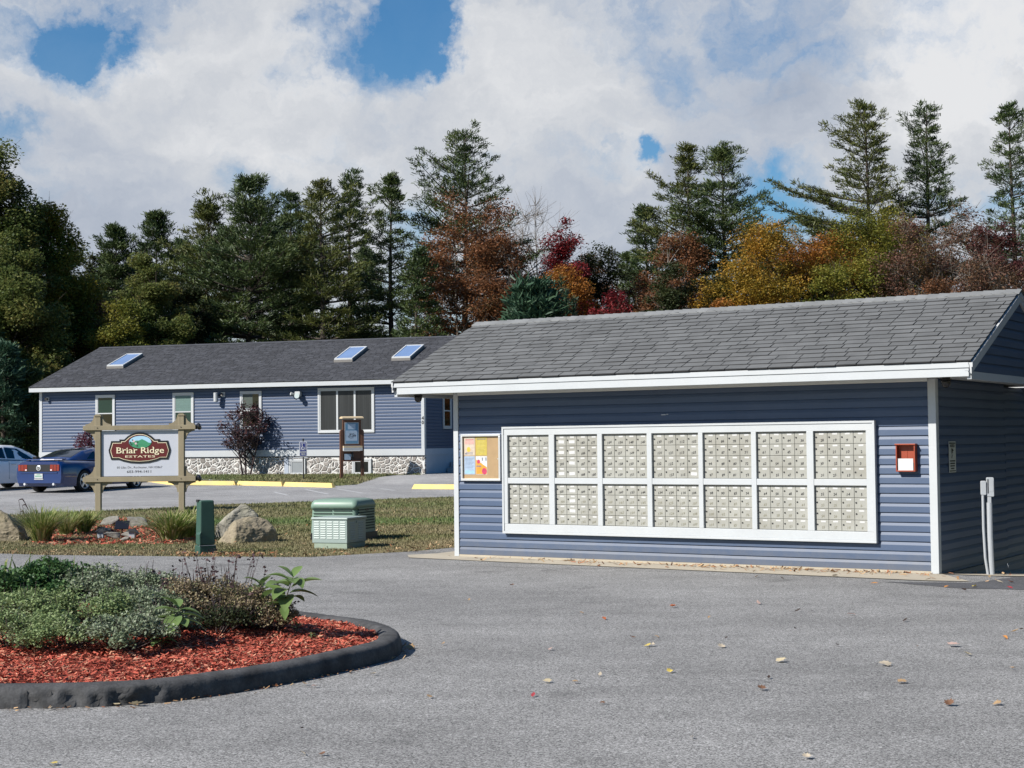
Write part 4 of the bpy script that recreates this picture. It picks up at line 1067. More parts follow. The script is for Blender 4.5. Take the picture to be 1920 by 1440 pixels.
for x0, x1, z0, z1, m, lb in ((-15*sc*cs, -3.4*sc*cs, 864.5, 853.5, 'map_pale', 'pale blue leaflet in the left pocket of the brown kiosk'), (-2.0*sc*cs, 1.6*sc*cs, 859, 854, 'tag', 'small white card in the middle slot of the brown kiosk')):
    q = Matrix.Rotation(R(24), 4, 'Z') @ Vector((x0, -.062, 0))
    t = thing('leaflet', lb, 'leaflet', (p.x+q.x, 53.3+q.y, KZ0+kz_(z0)), R(24), 'leaflets in the kiosk')
    mb = MB(); mb.box(0, x1-x0, -.012, 0, .0, kz_(z1)-kz_(z0), mt[m]); mb.build('sheet', None, t)
# ================================================================== utility cabinets
p = gnd(385, 1041)
pr_ = R(30)
Pd = thing('utility_pedestal', 'tall dark green utility pedestal at the road edge beside two boulders', 'utility box', (p.x-.01, p.y+.06, -.02), pr_)
mb = MB()
def frus(mb, x0, x1, y0, y1, z0, z1, tp, m, top=0.):
    V = [(x0, y0, z0), (x1, y0, z0), (x1, y1, z0), (x0, y1, z0), (x0+tp, y0+tp, z1), (x1-tp, y0+tp, z1), (x1-tp, y1-tp, z1+top), (x0+tp, y1-tp, z1+top)]
    mb.poly(V, [(3, 2, 1, 0), (4, 5, 6, 7), (0, 1, 5, 4), (1, 2, 6, 5), (2, 3, 7, 6), (3, 0, 4, 7)], m)
frus(mb, -.118, .118, -.105, .105, .17, .825, .012, mt['pedestal']); bevel(mb.build('cover', None, Pd), .022, 3)
mb = MB(); frus(mb, -.130, .130, -.118, .118, -.1, .165, .004, mt['pedestal']); bevel(mb.build('base', None, Pd), .012)
mb = MB(); mb.prism([(-.133, .33), (-.128, .17), (-.10, .17), (-.10, .38)], -.12, .03, mt['pedestal']); bevel(mb.build('side_flange', None, Pd), .01)
mb = MB(); mb.box(-.132, .120, -.1195, -.108, .162, .168, mt['tag']); mb.build('seam_strip', None, Pd)
mb = MB(); mb.box(-.115, -.08, -.02, .08, .80, .835, mt['black']); mb.build('lock', None, Pd)
p = gnd(651, 1031); a = R(-22)
Cb = thing('utility_cabinet', 'small pale green louvred utility cabinet standing on the dry grass', 'utility box', (p.x, p.y, 0), a)
# origin is the front right corner; the front runs along -x
Wc, Dc, Hc_ = .605, .62, .49
mb = MB(); mb.box(-Wc, 0, 0, Dc, .10, Hc_-.035, mt['cab_pale']); bevel(mb.build('body', None, Cb), .008)
mb = MB(); mb.box(-Wc-.015, .015, -.015, Dc+.015, Hc_-.035, Hc_, mt['cab_pale']); bevel(mb.build('lid', None, Cb), .012)
mb = MB(); mb.box(-Wc+.03, -.01, .01, Dc-.01, -.05, .0995, mt['cab_base']); mb.build('base', None, Cb)
def louvres(nm, n, m, x0, x1, z0, z1, T, parent, w=.7, dep=.007, mcol='cab_pale'):
    mb = MB(); cw = (x1-x0)/n; ch = (z1-z0)/m
    for i in range(n):
        for j in range(m):
            a0 = x0+cw*(i+.5-w/2); a1 = x0+cw*(i+.5+w/2); b0 = z0+ch*(j+.22); b1 = z0+ch*(j+.78)
            P = [T @ Vector(q) for q in ((a0, -.0005, b0), (a1, -.0005, b0), (a1, -dep, b0+.002), (a0, -dep, b0+.002), (a0, -.0005, b1), (a1, -.0005, b1))]
            mb.poly(P, [(3, 2, 5, 4), (0, 3, 4), (1, 5, 2)], mt[mcol]); mb.poly([P[0], P[1], P[2], P[3]], [(0, 1, 2, 3)], mt['slit'])
    mb.build(nm, None, parent, fix=False)
louvres('louvres', 5, 8, -Wc+.02, -.02, .16, .44, Matrix(), Cb, .78)
for q0, q1 in ((.04, Dc/2), (Dc/2, Dc-.04)): louvres('louvres', 1, 8, q0, q1, .14, .42, Matrix.Rotation(R(90), 4, 'Z'), Cb, .6, .006, 'cab_pale')
mb = MB(); mb.box(.0005, .012, .30, .34, .40, .43, mt['cab_pale']); mb.build('latch', None, Cb)
p = gnd(668, 1016); a = R(-18)
Cg = thing('utility_enclosure', 'larger rounded mint green ribbed enclosure behind the small louvred cabinet', 'utility box', (p.x, p.y+.1, gz(p.x, p.y)), a)
Wg, Dg, Hg = .70, .84, .69
# a rounded hood: rings of a rounded rectangle, drawn in towards the top
def rrect(x0, x1, y0, y1, r_, k=5):
    o = []
    for cx_, cy_, a0 in ((x1-r_, y0+r_, -90), (x1-r_, y1-r_, 0), (x0+r_, y1-r_, 90), (x0+r_, y0+r_, 180)):
        for i in range(k+1): t = R(a0+90*i/k); o.append((cx_+r_*math.cos(t), cy_+r_*math.sin(t)))
    return o
def rings(mb, L, m):
    V = []; n = len(L[0][0])
    for pts, z in L: V += [(x, y, z) for x, y in pts]
    F = [(i*n+j, i*n+(j+1) % n, (i+1)*n+(j+1) % n, (i+1)*n+j) for i in range(len(L)-1) for j in range(n)]+[tuple(range((len(L)-1)*n, len(L)*n)), tuple(range(n-1, -1, -1))]
    mb.poly(V, F, m)
xa = -Wg-.15; xb = 0.
mb = MB(); mb.smooth = False
L = [(rrect(xa, xb, 0, Dg, .07), .13), (rrect(xa+.02, xb-.02, .015, Dg-.015, .07), Hg-.16)]
rings(mb, L, mt['cab_green']); mb.build('body', None, Cg)
mb = MB(); mb.smooth = True
L = [(rrect(xa+.0, xb-.0, -.005, Dg+.005, .08), Hg-.1595), (rrect(xa+.0, xb-.0, -.005, Dg+.005, .08), Hg-.10), (rrect(xa+.012, xb-.012, .008, Dg-.008, .08), Hg-.055), (rrect(xa+.04, xb-.04, .035, Dg-.035, .08), Hg-.018), (rrect(xa+.11, xb-.11, .10, Dg-.10, .08), Hg)]
rings(mb, L, mt['cab_green']); mb.build('hood', None, Cg)
mb = MB(); rings(mb, [(rrect(xa-.01, xb+.04, -.015, Dg+.015, .09), -.05), (rrect(xa-.01, xb+.04, -.015, Dg+.015, .09), .129)], mt['black']); mb.build('base', None, Cg)
mb = MB()
for j in range(4):
    for x0, x1 in ((xa+.07, xa+.40), (xa+.43, xb-.09)): mb.box(x0, x1, -.002, .0185, .50-.05*j, .514-.05*j, mt['slit'])
for j in range(8):
    mb.box(-.03, .003, .10, Dg-.10, .185+.045*j, .207+.045*j, mt['slit'])
mb.box(-.02, .009, .35, .48, .49, .525, mt['black'])
for x0, x1 in ((xa+.08, xa+.36), (xa+.44, xb-.12)): mb.box(x0, x1, -.0075, .02, Hg-.15, Hg-.14, mt['slit'])
mb.build('vent_slots', None, Cg)
mb = MB()
for j in range(8): mb.box(-.018, .007, .08, Dg-.08, .207+.045*j, .2295+.045*j, mt['cab_green'])
mb.build('ribs', None, Cg)
# ================================================================== cars
def lerp_tab(tab, x):
    if x <= tab[0][0]: return tab[0][1]
    for (a, va), (b, vb) in zip(tab, tab[1:]):
        if x <= b:
            t = (x-a)/(b-a); t = t*t*(3-2*t) if False else t
            return va+(vb-va)*t
    return tab[-1][1]
def car(name, label, loc, rz, paint, L, W, axles, WR, top, belt, wid, roof, gh, glass_side, feats):
    """x runs from the tail (0) to the nose (L); tables give heights and widths along x"""
    t = thing(name, label, 'car', loc, rz)
    hw = W/2; X = set([0, .02, .06, .12, .2])
    X |= {L-.02, L-.06, L-.14, L-.25}; x = .3
    while x < L-.3: X.add(round(x, 3)); x += .16
    for a in axles:
        for k in range(-6, 7): X.add(round(a+math.sin(k/6*math.pi/2)*(WR+.045), 4))
    X = sorted(X); V = []; F = []; n = 0
    for x in X:
        w = hw*lerp_tab(wid, x); zt = lerp_tab(top, x); zb = lerp_tab(belt, x); za = .20
        for a in axles:
            d = abs(x-a); 
            if d < WR+.045: za = max(za, WR*.98+math.sqrt(max(0, (WR+.045)**2-d*d))*.98)
        lo = .20 if .1 < x < L-.1 else .30
        za = max(za, lo); fl = 0
        for a in axles: fl = max(fl, .018*max(0, 1-abs(x-a)/(WR+.2)))
        wt = w*lerp_tab(feats.get('deckw', [(0, .80), (L, .80)]), x)
        P = [(0, lo), (w*.70, lo), (w*.70, za), (w*.965+fl, za), (w+fl, max(za+.03, .47)), (w*.992+fl*.7, max(za+.05, zb-.13)), (w*.955, zb), (wt, zt-.012), (wt*.5, zt+.004), (0, zt+.008)]
        ring = [(x, p[0], p[1]) for p in P]+[(x, -p[0], p[1]) for p in P[-2:0:-1]]
        n = len(ring); V += ring
    for i in range(len(X)-1):
        for j in range(n): F.append((i*n+j, i*n+(j+1) % n, (i+1)*n+(j+1) % n, (i+1)*n+j))
    F.append(tuple(range(n-1, -1, -1))); F.append(tuple(range((len(X)-1)*n, len(X)*n)))
    mb = MB(); mb.poly(V, F, paint); mb.smooth = True
    body = mb.build('body', None, t)
    md = body.modifiers.new('edge', 'EDGE_SPLIT'); md.split_angle = R(42)
    # roof and pillars
    gx = [a for a, *_ in gh]; mb = MB(); mb.smooth = True; V = []; F = []
    xs = sorted(set([round(gh[0][0]+(gh[-1][0]-gh[0][0])*k/28, 4) for k in range(29)]+gx))
    def gi(x):
        for p, q in zip(gh, gh[1:]):
            if x <= q[0]+1e-6:
                k = (x-p[0])/(q[0]-p[0]); return [p[i]+(q[i]-p[i])*k for i in range(5)]
        return list(gh[-1])
    for x in xs:
        _, wb, zb, wr, zr = gi(x)
        P = [(wb, zb), (wb+(wr-wb)*.55, zb+(zr-zb)*.55), (wr+.02*(wb-wr), zr-.03*(zr-zb)), (wr*.86, zr+.012), (wr*.4, zr+.03), (0, zr+.034)]
        ring = [(x, p[0], p[1]) for p in P]+[(x, -p[0], p[1]) for p in P[-2::-1]]; m_ = len(ring); V += ring
    for i in range(len(xs)-1):
        for j in range(m_-1): F.append((i*m_+j, i*m_+j+1, (i+1)*m_+j+1, (i+1)*m_+j))
    mb.poly(V, F, paint); rf = mb.build('roof', None, t); md = rf.modifiers.new('edge', 'EDGE_SPLIT'); md.split_angle = R(50)
    def side(x, s, sg):
        _, wb, zb, wr, zr = gi(x); k = .03+.9*s
        return Vector((x, sg*(wb+(wr-wb)*k+.008), zb+(zr-zb)*k))
    for sg in (-1, 1):
        for poly in glass_side:
            mb = MB(); mb.face([side(x, s, sg) for x, s in poly], mt['car_glass']); mb.build('side_window', None, t)
    def top_patch(nm, x0, x1, k0, k1, m):
        mb = MB(); N_ = 8; V = []
        for i in range(N_+1):
            x = x0+(x1-x0)*i/N_; _, wb, zb, wr, zr = gi(x); k = k0+(k1-k0)*i/N_
            for q in (-1, -.86, -.4, 0, .4, .86, 1): V.append((x, q*wr*k, zr+.034-.034*min(1, abs(q*k))**2.2+.008))
        F = [(i*7+j, i*7+j+1, (i+1)*7+j+1, (i+1)*7+j) for i in range(N_) for j in range(6)]
        mb.poly(V, F, m); mb.smooth = True; return mb.build(nm, None, t)
    rw = feats['rear_glass']; ws = feats['front_glass']
    top_patch('rear_window', rw[0], rw[1], .90, .86, mt['car_glass']); top_patch('windscreen', ws[0], ws[1], .88, .92, mt['car_glass'])
    for a in axles:
        for sg in (-1, 1):
            T = Matrix.Translation((a, sg*(hw-.115), WR)) @ Matrix.Rotation(R(-90*sg), 4, 'X')
            mb = MB(); mb.smooth = True; mb.lathe([(WR*.62, -.11), (WR*.93, -.115), (WR, -.08), (WR, .08), (WR*.94, .112), (WR*.70, .118), (WR*.68, .09)], mt['tyre'], 28, T); wh = mb.build('wheel', None, t)
            md = wh.modifiers.new('edge', 'EDGE_SPLIT'); md.split_angle = R(40)
            mb = MB(); mb.lathe([(WR*.70, .085), (WR*.70, .120), (WR*.65, .122), (WR*.62, .10), (WR*.60, .06)], mt['rim'], 28, T)
            mb.lathe([(WR*.17, .06), (WR*.17, .112), (WR*.10, .118)], mt['rim'], 12, T)
            ns = feats.get('spokes', 5)
            for k in range(ns):
                A = 2*math.pi*k/ns+.3; T2 = T @ Matrix.Rotation(A, 4, 'Z')
                V = [(WR*.12, -.045, .11), (WR*.12, .045, .11), (WR*.64, .030, .112), (WR*.64, -.030, .112), (WR*.12, -.045, .06), (WR*.12, .045, .06), (WR*.64, .03, .07), (WR*.64, -.03, .07)]
                mb.poly([T2 @ Vector(v) for v in V], [(0, 1, 2, 3), (7, 6, 5, 4), (0, 4, 5, 1), (1, 5, 6, 2), (2, 6, 7, 3), (3, 7, 4, 0)], mt['rim'])
            mb.build('rim', None, wh)
            mb = MB(); mb.lathe([(WR*.6, .02), (WR*.6, .03)], mt['black'], 20, T); mb.build('brake', None, wh)
    mb = MB()
    for a in axles: mb.box(a-WR-.04, a+WR+.04, -hw*.69, hw*.69, .22, min(.80, WR*2+.06), mt['black'])
    mb.build('wheel_housing', None, t)
    return t, side, gi
# the blue fastback with black tail panel
psi = R(22); pc = gnd(112, 922.5)
cl = (pc.x, pc.y+.1); bz = gz(cl[0], cl[1]+1)-.0
hd = Vector((math.sin(psi), math.cos(psi)))
L_ = 4.77; ax = (1.05, 3.77)
org = Vector(cl)-hd*1.05
gh = [(.62, .66, 1.00, .66, 1.005), (.95, .735, 1.005, .62, 1.13), (1.45, .78, 1.0, .575, 1.29), (1.9, .80, .985, .565, 1.355), (2.35, .80, .975, .56, 1.36), (2.62, .80, .97, .565, 1.325), (3.05, .79, .965, .62, 1.15), (3.42, .76, .975, .74, .99)]
blue, sd, gi_ = car('fastback_car', 'dark blue fastback coupe with a black tail panel and rear spoiler parked behind the sign', (org.x, org.y, gz(org.x+.6, org.y+.8)+.004), math.pi/2-psi, mt['blue_paint'], L_, 1.88, ax, .345,
    [(0, .955), (.08, .985), (.6, 1.0), (1.2, .99), (3.3, .985), (3.6, .96), (4.3, .875), (4.6, .80), (4.77, .62)],
    [(0, .86), (.1, .885), (.8, .90), (1.3, .915), (2., .885), (3., .87), (3.9, .865), (4.5, .78), (4.77, .60)],
    [(0, .90), (.05, .93), (.3, .975), (.8, 1.), (1.3, 1.), (2.2, .975), (3.2, .985), (4.0, .985), (4.5, .92), (4.77, .80)],
    None, gh, [[(1.38, .12), (1.86, .12), (1.93, .86), (1.80, .80)], [(1.97, .04), (2.95, .06), (2.92, .5), (2.60, .9), (2.03, .9)]],
    dict(rear_glass=(.80, 1.78), front_glass=(2.66, 3.36), deckw=[(0, .80), (1, .84), (3.4, .84), (4.77, .75)]))
def badge(nm, parent, *boxes):
    mb = MB()
    for b in boxes: mb.box(*b)
    return mb.build(nm, None, parent)
badge('tail_panel', blue, (-.012, .004, -.66, .66, .665, .88, mt['black']))
for sg in (-1, 1):
    y0, y1 = sorted((sg*.44, sg*.78)); mb = MB()
    mb.box(-.022, -.0125, y0, y1, .685, .875, mt['tail'])
    ya, yb = sorted((sg*.44, sg*.52)); mb.box(-.026, -.0225, ya+.01, yb-.01, .69, .73, mt['tail_pale'])
    tl = mb.build('tail_light', None, blue)
    mb = MB()
    for k in (1, 2): y = sg*(.44+.12*k); mb.box(-.0265, -.0225, y-.006, y+.006, .686, .874, mt['black'])
    mb.build('lamp_divider', None, tl)
mb = MB(); mb.lathe([(.085, 0), (.085, .012), (.065, .02)], mt['alu'], 20, Matrix.Translation((-.013, 0, .77)) @ Matrix.Rotation(R(-90), 4, 'Y')); mb.lathe([(.05, 0), (.05, .006)], mt['blackgloss'], 16, Matrix.Translation((-.033, 0, .77)) @ Matrix.Rotation(R(-90), 4, 'Y'))
mb.prism([(-.03, -.012), (.012, -.022), (.03, .008), (.0, .022), (-.02, .012)], -.003, .003, mt['alu'], Matrix.Translation((-.042, 0, .77)) @ Matrix.Rotation(R(90), 4, 'Z')); mb.build('emblem', None, blue)
badge('number_plate', blue, (-.024, -.008, -.155, .155, .455, .595, mt['vinyl']))
mb = MB(); T = Matrix.Translation((-.0245, 0, .52)) @ Matrix.Rotation(R(-90), 4, 'Z')
for k in range(6): mb.box(-.12+k*.042, -.095+k*.042, -.002, 0, -.028, .02, mt['sign_green'], T)
mb.box(-.07, .07, -.002, 0, .04, .055, mt['sign_green'], T); mb.build('plate_lettering', None, blue)
badge('bumper_step', blue, (-.018, .02, -.70, .70, .605, .65, mt['blue_paint']), (-.018, .02, -.17, .17, .41, .44, mt['alu']))
mb = MB(); V = []
for y in [-.76, -.5, 0, .5, .76]:
    dx = .10*abs(y/.76)**2
    V += [(.06+dx, y, 1.045), (.26+dx, y, 1.06), (.26+dx, y, 1.04), (.05+dx, y, 1.022)]
mb.poly(V, [(i*4+j, i*4+(j+1) % 4, (i+1)*4+(j+1) % 4, (i+1)*4+j) for i in range(4) for j in range(4)]+[(3, 2, 1, 0), (16, 17, 18, 19)], mt['blue_paint'])
for y in (-.55, .55): mb.box(.14, .24, y-.06, y+.06, .965, 1.03, mt['blue_paint'])
mb.build('spoiler', None, blue)
mb = MB()
for sg in (-1, 1):
    mb.tube([(-.01, sg*.55, .27), (.25, sg*.55, .27)], .04, mt['rim'], 12)
mb.build('exhaust', None, blue)
mb = MB()
for sg in (-1, 1): mb.box(3.02, 3.16, *sorted((sg*.86, sg*1.02)), .94, 1.06, mt['blue_paint'], bev=.02)
mb.build('mirror', None, blue)
mb = MB()
for sg in (-1, 1): mb.box(1.99, 2.0, *sorted((sg*.905, sg*.925)), .34, .9, mt['black']); mb.box(2.1, 2.28, *sorted((sg*.915, sg*.945)), .78, .81, mt['blue_paint'])
mb.build('door_seam', None, blue)
mb = MB()
for y in (-.36, .36): mb.box(1.95, 2.08, y-.2, y+.2, .82, 1.16, mt['black'], bev=.03)
mb.build('seat', None, blue)
# the white saloon at the left edge
wc = gnd(80, 914.5); psw = R(27); hdw = Vector((math.sin(psw), math.cos(psw)))
# its front wheel stands here
Lw = 4.65; axw = (.95, 3.65); rt_ = Vector((math.cos(psw), -math.sin(psw)))
orgw = Vector((wc.x, wc.y))-hdw*3.65-rt_*.80
ghw = [(.35, .64, 1.02, .60, 1.03), (.9, .74, 1.01, .58, 1.25), (1.4, .79, 1.0, .585, 1.40), (2.0, .81, .98, .60, 1.45), (2.5, .81, .965, .60, 1.43), (2.9, .80, .95, .61, 1.32), (3.35, .78, .945, .66, 1.12), (3.68, .74, .955, .72, .975)]
white, sdw, giw = car('saloon_car', 'white saloon car partly cut off at the left edge of the parking lot', (orgw.x, orgw.y, gz(wc.x, wc.y)+.004), math.pi/2-psw, mt['white_paint'], Lw, 1.84, axw, .325,
    [(0, .98), (.1, 1.02), (.6, 1.02), (1.2, 1.0), (3.3, .985), (3.6, .965), (4.2, .90), (4.5, .80), (4.65, .62)],
    [(0, .88), (.1, .92), (1, .93), (2., .905), (3.2, .885), (4.0, .85), (4.4, .77), (4.65, .60)],
    [(0, .88), (.05, .92), (.4, .98), (.9, 1.), (3.6, 1.), (4.2, .95), (4.65, .78)], None, ghw,
    [[(.98, .1), (1.95, .06), (1.95, .92), (1.42, .88)], [(2.02, .06), (3.25, .10), (2.95, .58), (2.6, .9), (2.02, .92)]],
    dict(rear_glass=(.5, 1.3), front_glass=(2.72, 3.6), spokes=7))
mb = MB()
for sg in (-1, 1): mb.box(3.12, 3.27, *sorted((sg*.86, sg*1.03)), .93, 1.06, mt['black'], bev=.02)
mb.build('mirror', None, white)
mb = MB()
for sg in (-1, 1): mb.box(2.0, 2.008, *sorted((sg*.90, sg*.924)), .34, .92, mt['grey_pvc']); mb.box(2.1, 2.29, *sorted((sg*.915, sg*.94)), .80, .83, mt['alu']); mb.box(3.18, 3.188, *sorted((sg*.90, sg*.924)), .34, .86, mt['grey_pvc'])
mb.build('door_seam', None, white)
mb = MB()
for sg in (-1, 1): mb.box(4.15, 4.5, *sorted((sg*.62, sg*.80)), .66, .80, mt['alu'], bev=.02)
mb.build('headlight', None, white)
# ================================================================== boulders
import bmesh
def fbm(v, s, o=4):
    from mathutils import noise
    return noise.fractal(Vector(v)*s, 1., 2., o)
def boulder(label, loc, pts, m, seed, amp=.03, rz=0, cuts=4, name='boulder', cat='boulder', group='boulders by the entrance sign'):
    bm = bmesh.new()
    for p in pts: bm.verts.new(p)
    h = bmesh.ops.convex_hull(bm, input=bm.verts)
    bmesh.ops.delete(bm, geom=list({g for g in h['geom_interior'] if isinstance(g, bmesh.types.BMVert)}|{g for g in h['geom_unused'] if isinstance(g, bmesh.types.BMVert)}), context='VERTS')
    bmesh.ops.triangulate(bm, faces=bm.faces)
    bmesh.ops.bevel(bm, geom=list(bm.edges), offset=amp*.45, segments=1, affect='EDGES', profile=.5)
    bmesh.ops.triangulate(bm, faces=bm.faces)
    for i in range(cuts): 
        long = [e for e in bm.edges if e.calc_length() > amp*1.5]
        if long: bmesh.ops.subdivide_edges(bm, edges=long, cuts=1, use_grid_fill=True); bmesh.ops.triangulate(bm, faces=bm.faces)
    bm.normal_update()
    for v in bm.verts:
        p = v.co+Vector((seed*3.1, seed*1.7, 0))
        v.co += v.normal*(amp*.75*fbm(p, 3.)+amp*.30*fbm(p, 14.)+amp*.45*abs(fbm(Vector((p.x, p.y, p.z*4)), 6.)))
    me = bpy.data.meshes.new(name); bm.to_mesh(me); bm.free(); me.materials.append(m)
    o = link(bpy.data.objects.new(name, me)); o.location = loc; o.rotation_euler = (0, 0, rz)
    return tag(o, label, cat, group)
p = gnd(445, 1019.5)
boulder('moss-stained tan boulder with a tilted flat left face, in front of the grey one', tuple(p), [(-.37, .14, -.03), (-.02, -.16, -.12), (.60, .30, -.04), (-.06, .06, .37), (.0, -.10, .30), (.22, .28, .43), (.44, .34, .37), (.60, .26, .20), (-.36, .34, .03), (.3, .7, .34), (-.1, .6, .3), (.55, .7, 0), (.30, .06, .24)], mt['boulder_tan'], 1)
p = at(440, 1000, 27.0)
boulder('grey peaked boulder leaning up behind the tan one', (p.x, 27.0, .0), [(-.36, 0, -.05), (-.32, .0, .24), (-.12, -.03, .36), (.1, .1, .60), (.2, .1, .585), (.38, .1, .40), (.36, .1, -.05), (-.1, .7, .4), (.3, .7, .3), (-.3, .6, 0), (.4, .6, 0), (-.15, -.05, 0)], mt['boulder'], 2)
p = gnd(-12, 1016)
boulder('large mossy boulder at the left edge of the sign bed', tuple(p), [(-.6, 0, -.1), (.45, .0, -.1), (.43, .05, .18), (.2, .1, .42), (-.1, .15, .60), (-.5, .1, .55), (.3, .6, .3), (-.2, .8, .5), (.5, .5, -.1), (-.6, .8, 0), (.05, -.06, .2)], mt['boulder_tan'], 3, .035)
# ================================================================== planting bed below the sign
bedp = [gnd(*q) for q in [(60, 1020), (120, 1024), (260, 1022), (340, 1021), (378, 1012), (380, 990), (330, 972), (240, 972), (140, 978), (60, 990)]]
sheet('mulch_bed', wob([tuple(q)[:2] for q in bedp]+[tuple(bedp[0])[:2]], .03, .25, 9)[:-1], .006, mt['mulch_base'])
def chips(name, pts_xyz, smin, smax, m, flat=.35, seed=1):
    g = np.random.default_rng(seed); n = len(pts_xyz); P = np.asarray(pts_xyz)
    L = g.uniform(smin, smax, n); Wd = L*g.uniform(.16, .4, n); a = g.uniform(0, 2*np.pi, n); tilt = g.normal(0, flat, n); roll = g.normal(0, .5, n)
    d = np.stack([np.cos(a)*np.cos(tilt), np.sin(a)*np.cos(tilt), np.sin(tilt)], 1)
    s = np.stack([-np.sin(a)*np.cos(roll), np.cos(a)*np.cos(roll), np.sin(roll)], 1)
    V = np.stack([P-d*L[:, None]/2-s*Wd[:, None]*.35, P-d*L[:, None]/2+s*Wd[:, None]*.35, P+d*L[:, None]/2+s*Wd[:, None]/2, P+d*L[:, None]/2-s*Wd[:, None]/2], 1)
    o = link(bpy.data.objects.new(name, quads_mesh(name, V, 4, m))); tag(o, kind='stuff'); return o
def inside(x, y, poly):
    c = False; j = len(poly)-1
    for i in range(len(poly)):
        if (poly[i][1] > y) != (poly[j][1] > y) and x < (poly[j][0]-poly[i][0])*(y-poly[i][1])/(poly[j][1]-poly[i][1])+poly[i][0]: c = not c
        j = i
    return c
def scatter(poly, n, g):
    xs = [p[0] for p in poly]; ys = [p[1] for p in poly]; o = []
    while len(o) < n:
        x = g.uniform(min(xs), max(xs)); y = g.uniform(min(ys), max(ys))
        if inside(x, y, poly): o.append((x, y))
    return o
bp = [tuple(q)[:2] for q in bedp]
chips('mulch', [(x, y, gz(x, y)+rnd.uniform(.012, .03)) for x, y in scatter(bp, 2600, rnd)], .05, .12, mt['mulch'], seed=4)
for i, (px, py, s, lb) in enumerate([(207, 1012, .22, 'small pale stone at the front of the sign bed'), (232, 1016, .13, 'low white-grey stone right of the paler one in the sign bed'), (205, 985, .30, 'tan flat stone behind the sign lamps'), (258, 988, .34, 'grey ledge stone behind the small spotlight'), (192, 1000, .20, 'squat stone beside the left sign post'), (242, 1008, .24, 'grey edging stone under the small spotlight')]):
    p = gnd(px, py); r = random.Random(i+50)
    boulder(lb, (p.x, p.y+.1, p.z), [(r.uniform(-1, 1)*s*.7, r.uniform(-.7, .7)*s*.7, r.uniform(-.15, .62)*s) for k in range(16)], mt['stone'], 10+i, .014, name='garden_stone', cat='stone', group='stones in the sign bed', cuts=3)
p = gnd(229, 1004)
Sp = thing('solar_spotlight', 'small black solar panel lamp on a stake below the sign', 'lamp', tuple(p), 0)
mb = MB(); mb.tube([(0, 0, -.05), (0, 0, .12)], .012, mt['black'], 8); mb.build('stake', None, Sp)
mb = MB(); mb.box(-.125, .125, -.012, .012, -.09, .09, mt['solar'] if 'solar' in mt else mt['blackgloss'], Matrix.Translation((0, 0, .185)) @ Matrix.Rotation(R(-40), 4, 'X')); bevel(mb.build('solar_panel', None, Sp), .006)
for i, (px, lb) in enumerate(((189, 'small dark lantern left of the sign spotlight'), (248, 'small dark lantern right of the sign spotlight'))):
    p = gnd(px, 1010)
    t = thing('garden_lantern', lb, 'lantern', tuple(p), 0, group='lanterns in the sign bed')
    mb = MB(); mb.box(-.05, .05, -.05, .05, -.02, .12, mt['grey_pvc']); mb.build('body', None, t)
    mb = MB(); frus(mb, -.085, .085, -.085, .085, .125, .17, .04, mt['black']); mb.build('roof', None, t)
def blades(n, rad, h, seed, lean=1.25, wid=.016, spread=.25):
    """arching strap leaves: each is three quads in a row, returned as (m, 4, 3)"""
    g = np.random.default_rng(seed); a = g.uniform(0, 2*np.pi, n); r0 = np.sqrt(g.uniform(0, 1, n))*spread*rad
    H = h*g.uniform(.55, 1.05, n); ln = rad*g.uniform(.25, 1., n)*lean
    Q = []
    s = np.stack([-np.sin(a), np.cos(a), 0*a], 1); d = np.stack([np.cos(a), np.sin(a), 0*a], 1); up = np.array([0, 0, 1.])
    droop = g.uniform(.0, .55, n)
    def pt(t): return d*(r0+ln*t**1.5)[:, None]+up*(H*(t*(1+droop)-droop*t**3.2*1.35))[:, None]
    ts = [0, .4, .72, 1.]; ws = [1, .95, .7, .08]
    for i in range(3):
        A, B = pt(ts[i]), pt(ts[i+1]); wa, wb = wid*ws[i]/2, wid*ws[i+1]/2
        Q.append(np.stack([A-s*wa, A+s*wa, B+s*wb, B-s*wb], 1))
    return np.concatenate(Q)
def tuft(name, label, cat, loc, V, m, group=None):
    me = quads_mesh(name, V, 4, m); o = link(bpy.data.objects.new(name, me)); o.location = loc; return tag(o, label, cat, group)
for i, (px, py, rad, h, n, m, lb) in enumerate([(78, 1016, .52, .66, 520, 'grass', 'big green ornamental grass clump left in the sign bed'), (125, 1004, .42, .52, 300, 'grass', 'smaller grass clump beside the big green one'), (158, 1000, .40, .48, 220, 'grass', 'yellowing strap-leaved clump left of the left sign post'),
        (322, 1014, .62, .55, 460, 'grass', 'broad strap-leaved daylily clump under the right sign post'), (355, 1008, .42, .60, 190, 'grass', 'pale daylily clump beside the green pedestal')]):
    p = gnd(px, py); tuft('grass_clump', lb, 'plant', (p.x, p.y, p.z), blades(n, rad, h, 60+i, wid=.014 if i < 2 else .022), LF[m], 'clumps in the sign bed')
t = []
p = gnd(38, 1000)
for i in range(9): pass
mb = MB()
for i, (dx, h, ln) in enumerate(((0, .62, .10), (.07, .52, .08), (.03, .40, .06))):
    pts = [(dx, 0, 0), (dx+.01, 0, h*.6), (dx-.03, 0, h), (dx-.03+ln*.7, 0, h+.02), (dx-.02+ln*1.3, 0, h-.09)]
    mb.tube(pts[:3], .004, mt['twig'], 5); mb.tube([pts[2], (dx-.01+ln*.3, 0, h+.015), pts[3], pts[4]], [.006, .014, .013, .004], mt['twig'], 6)
o = mb.build('fountain_grass', None); o.location = tuple(p); tag(o, 'dark bottlebrush seed stalks above the left boulder', 'plant')
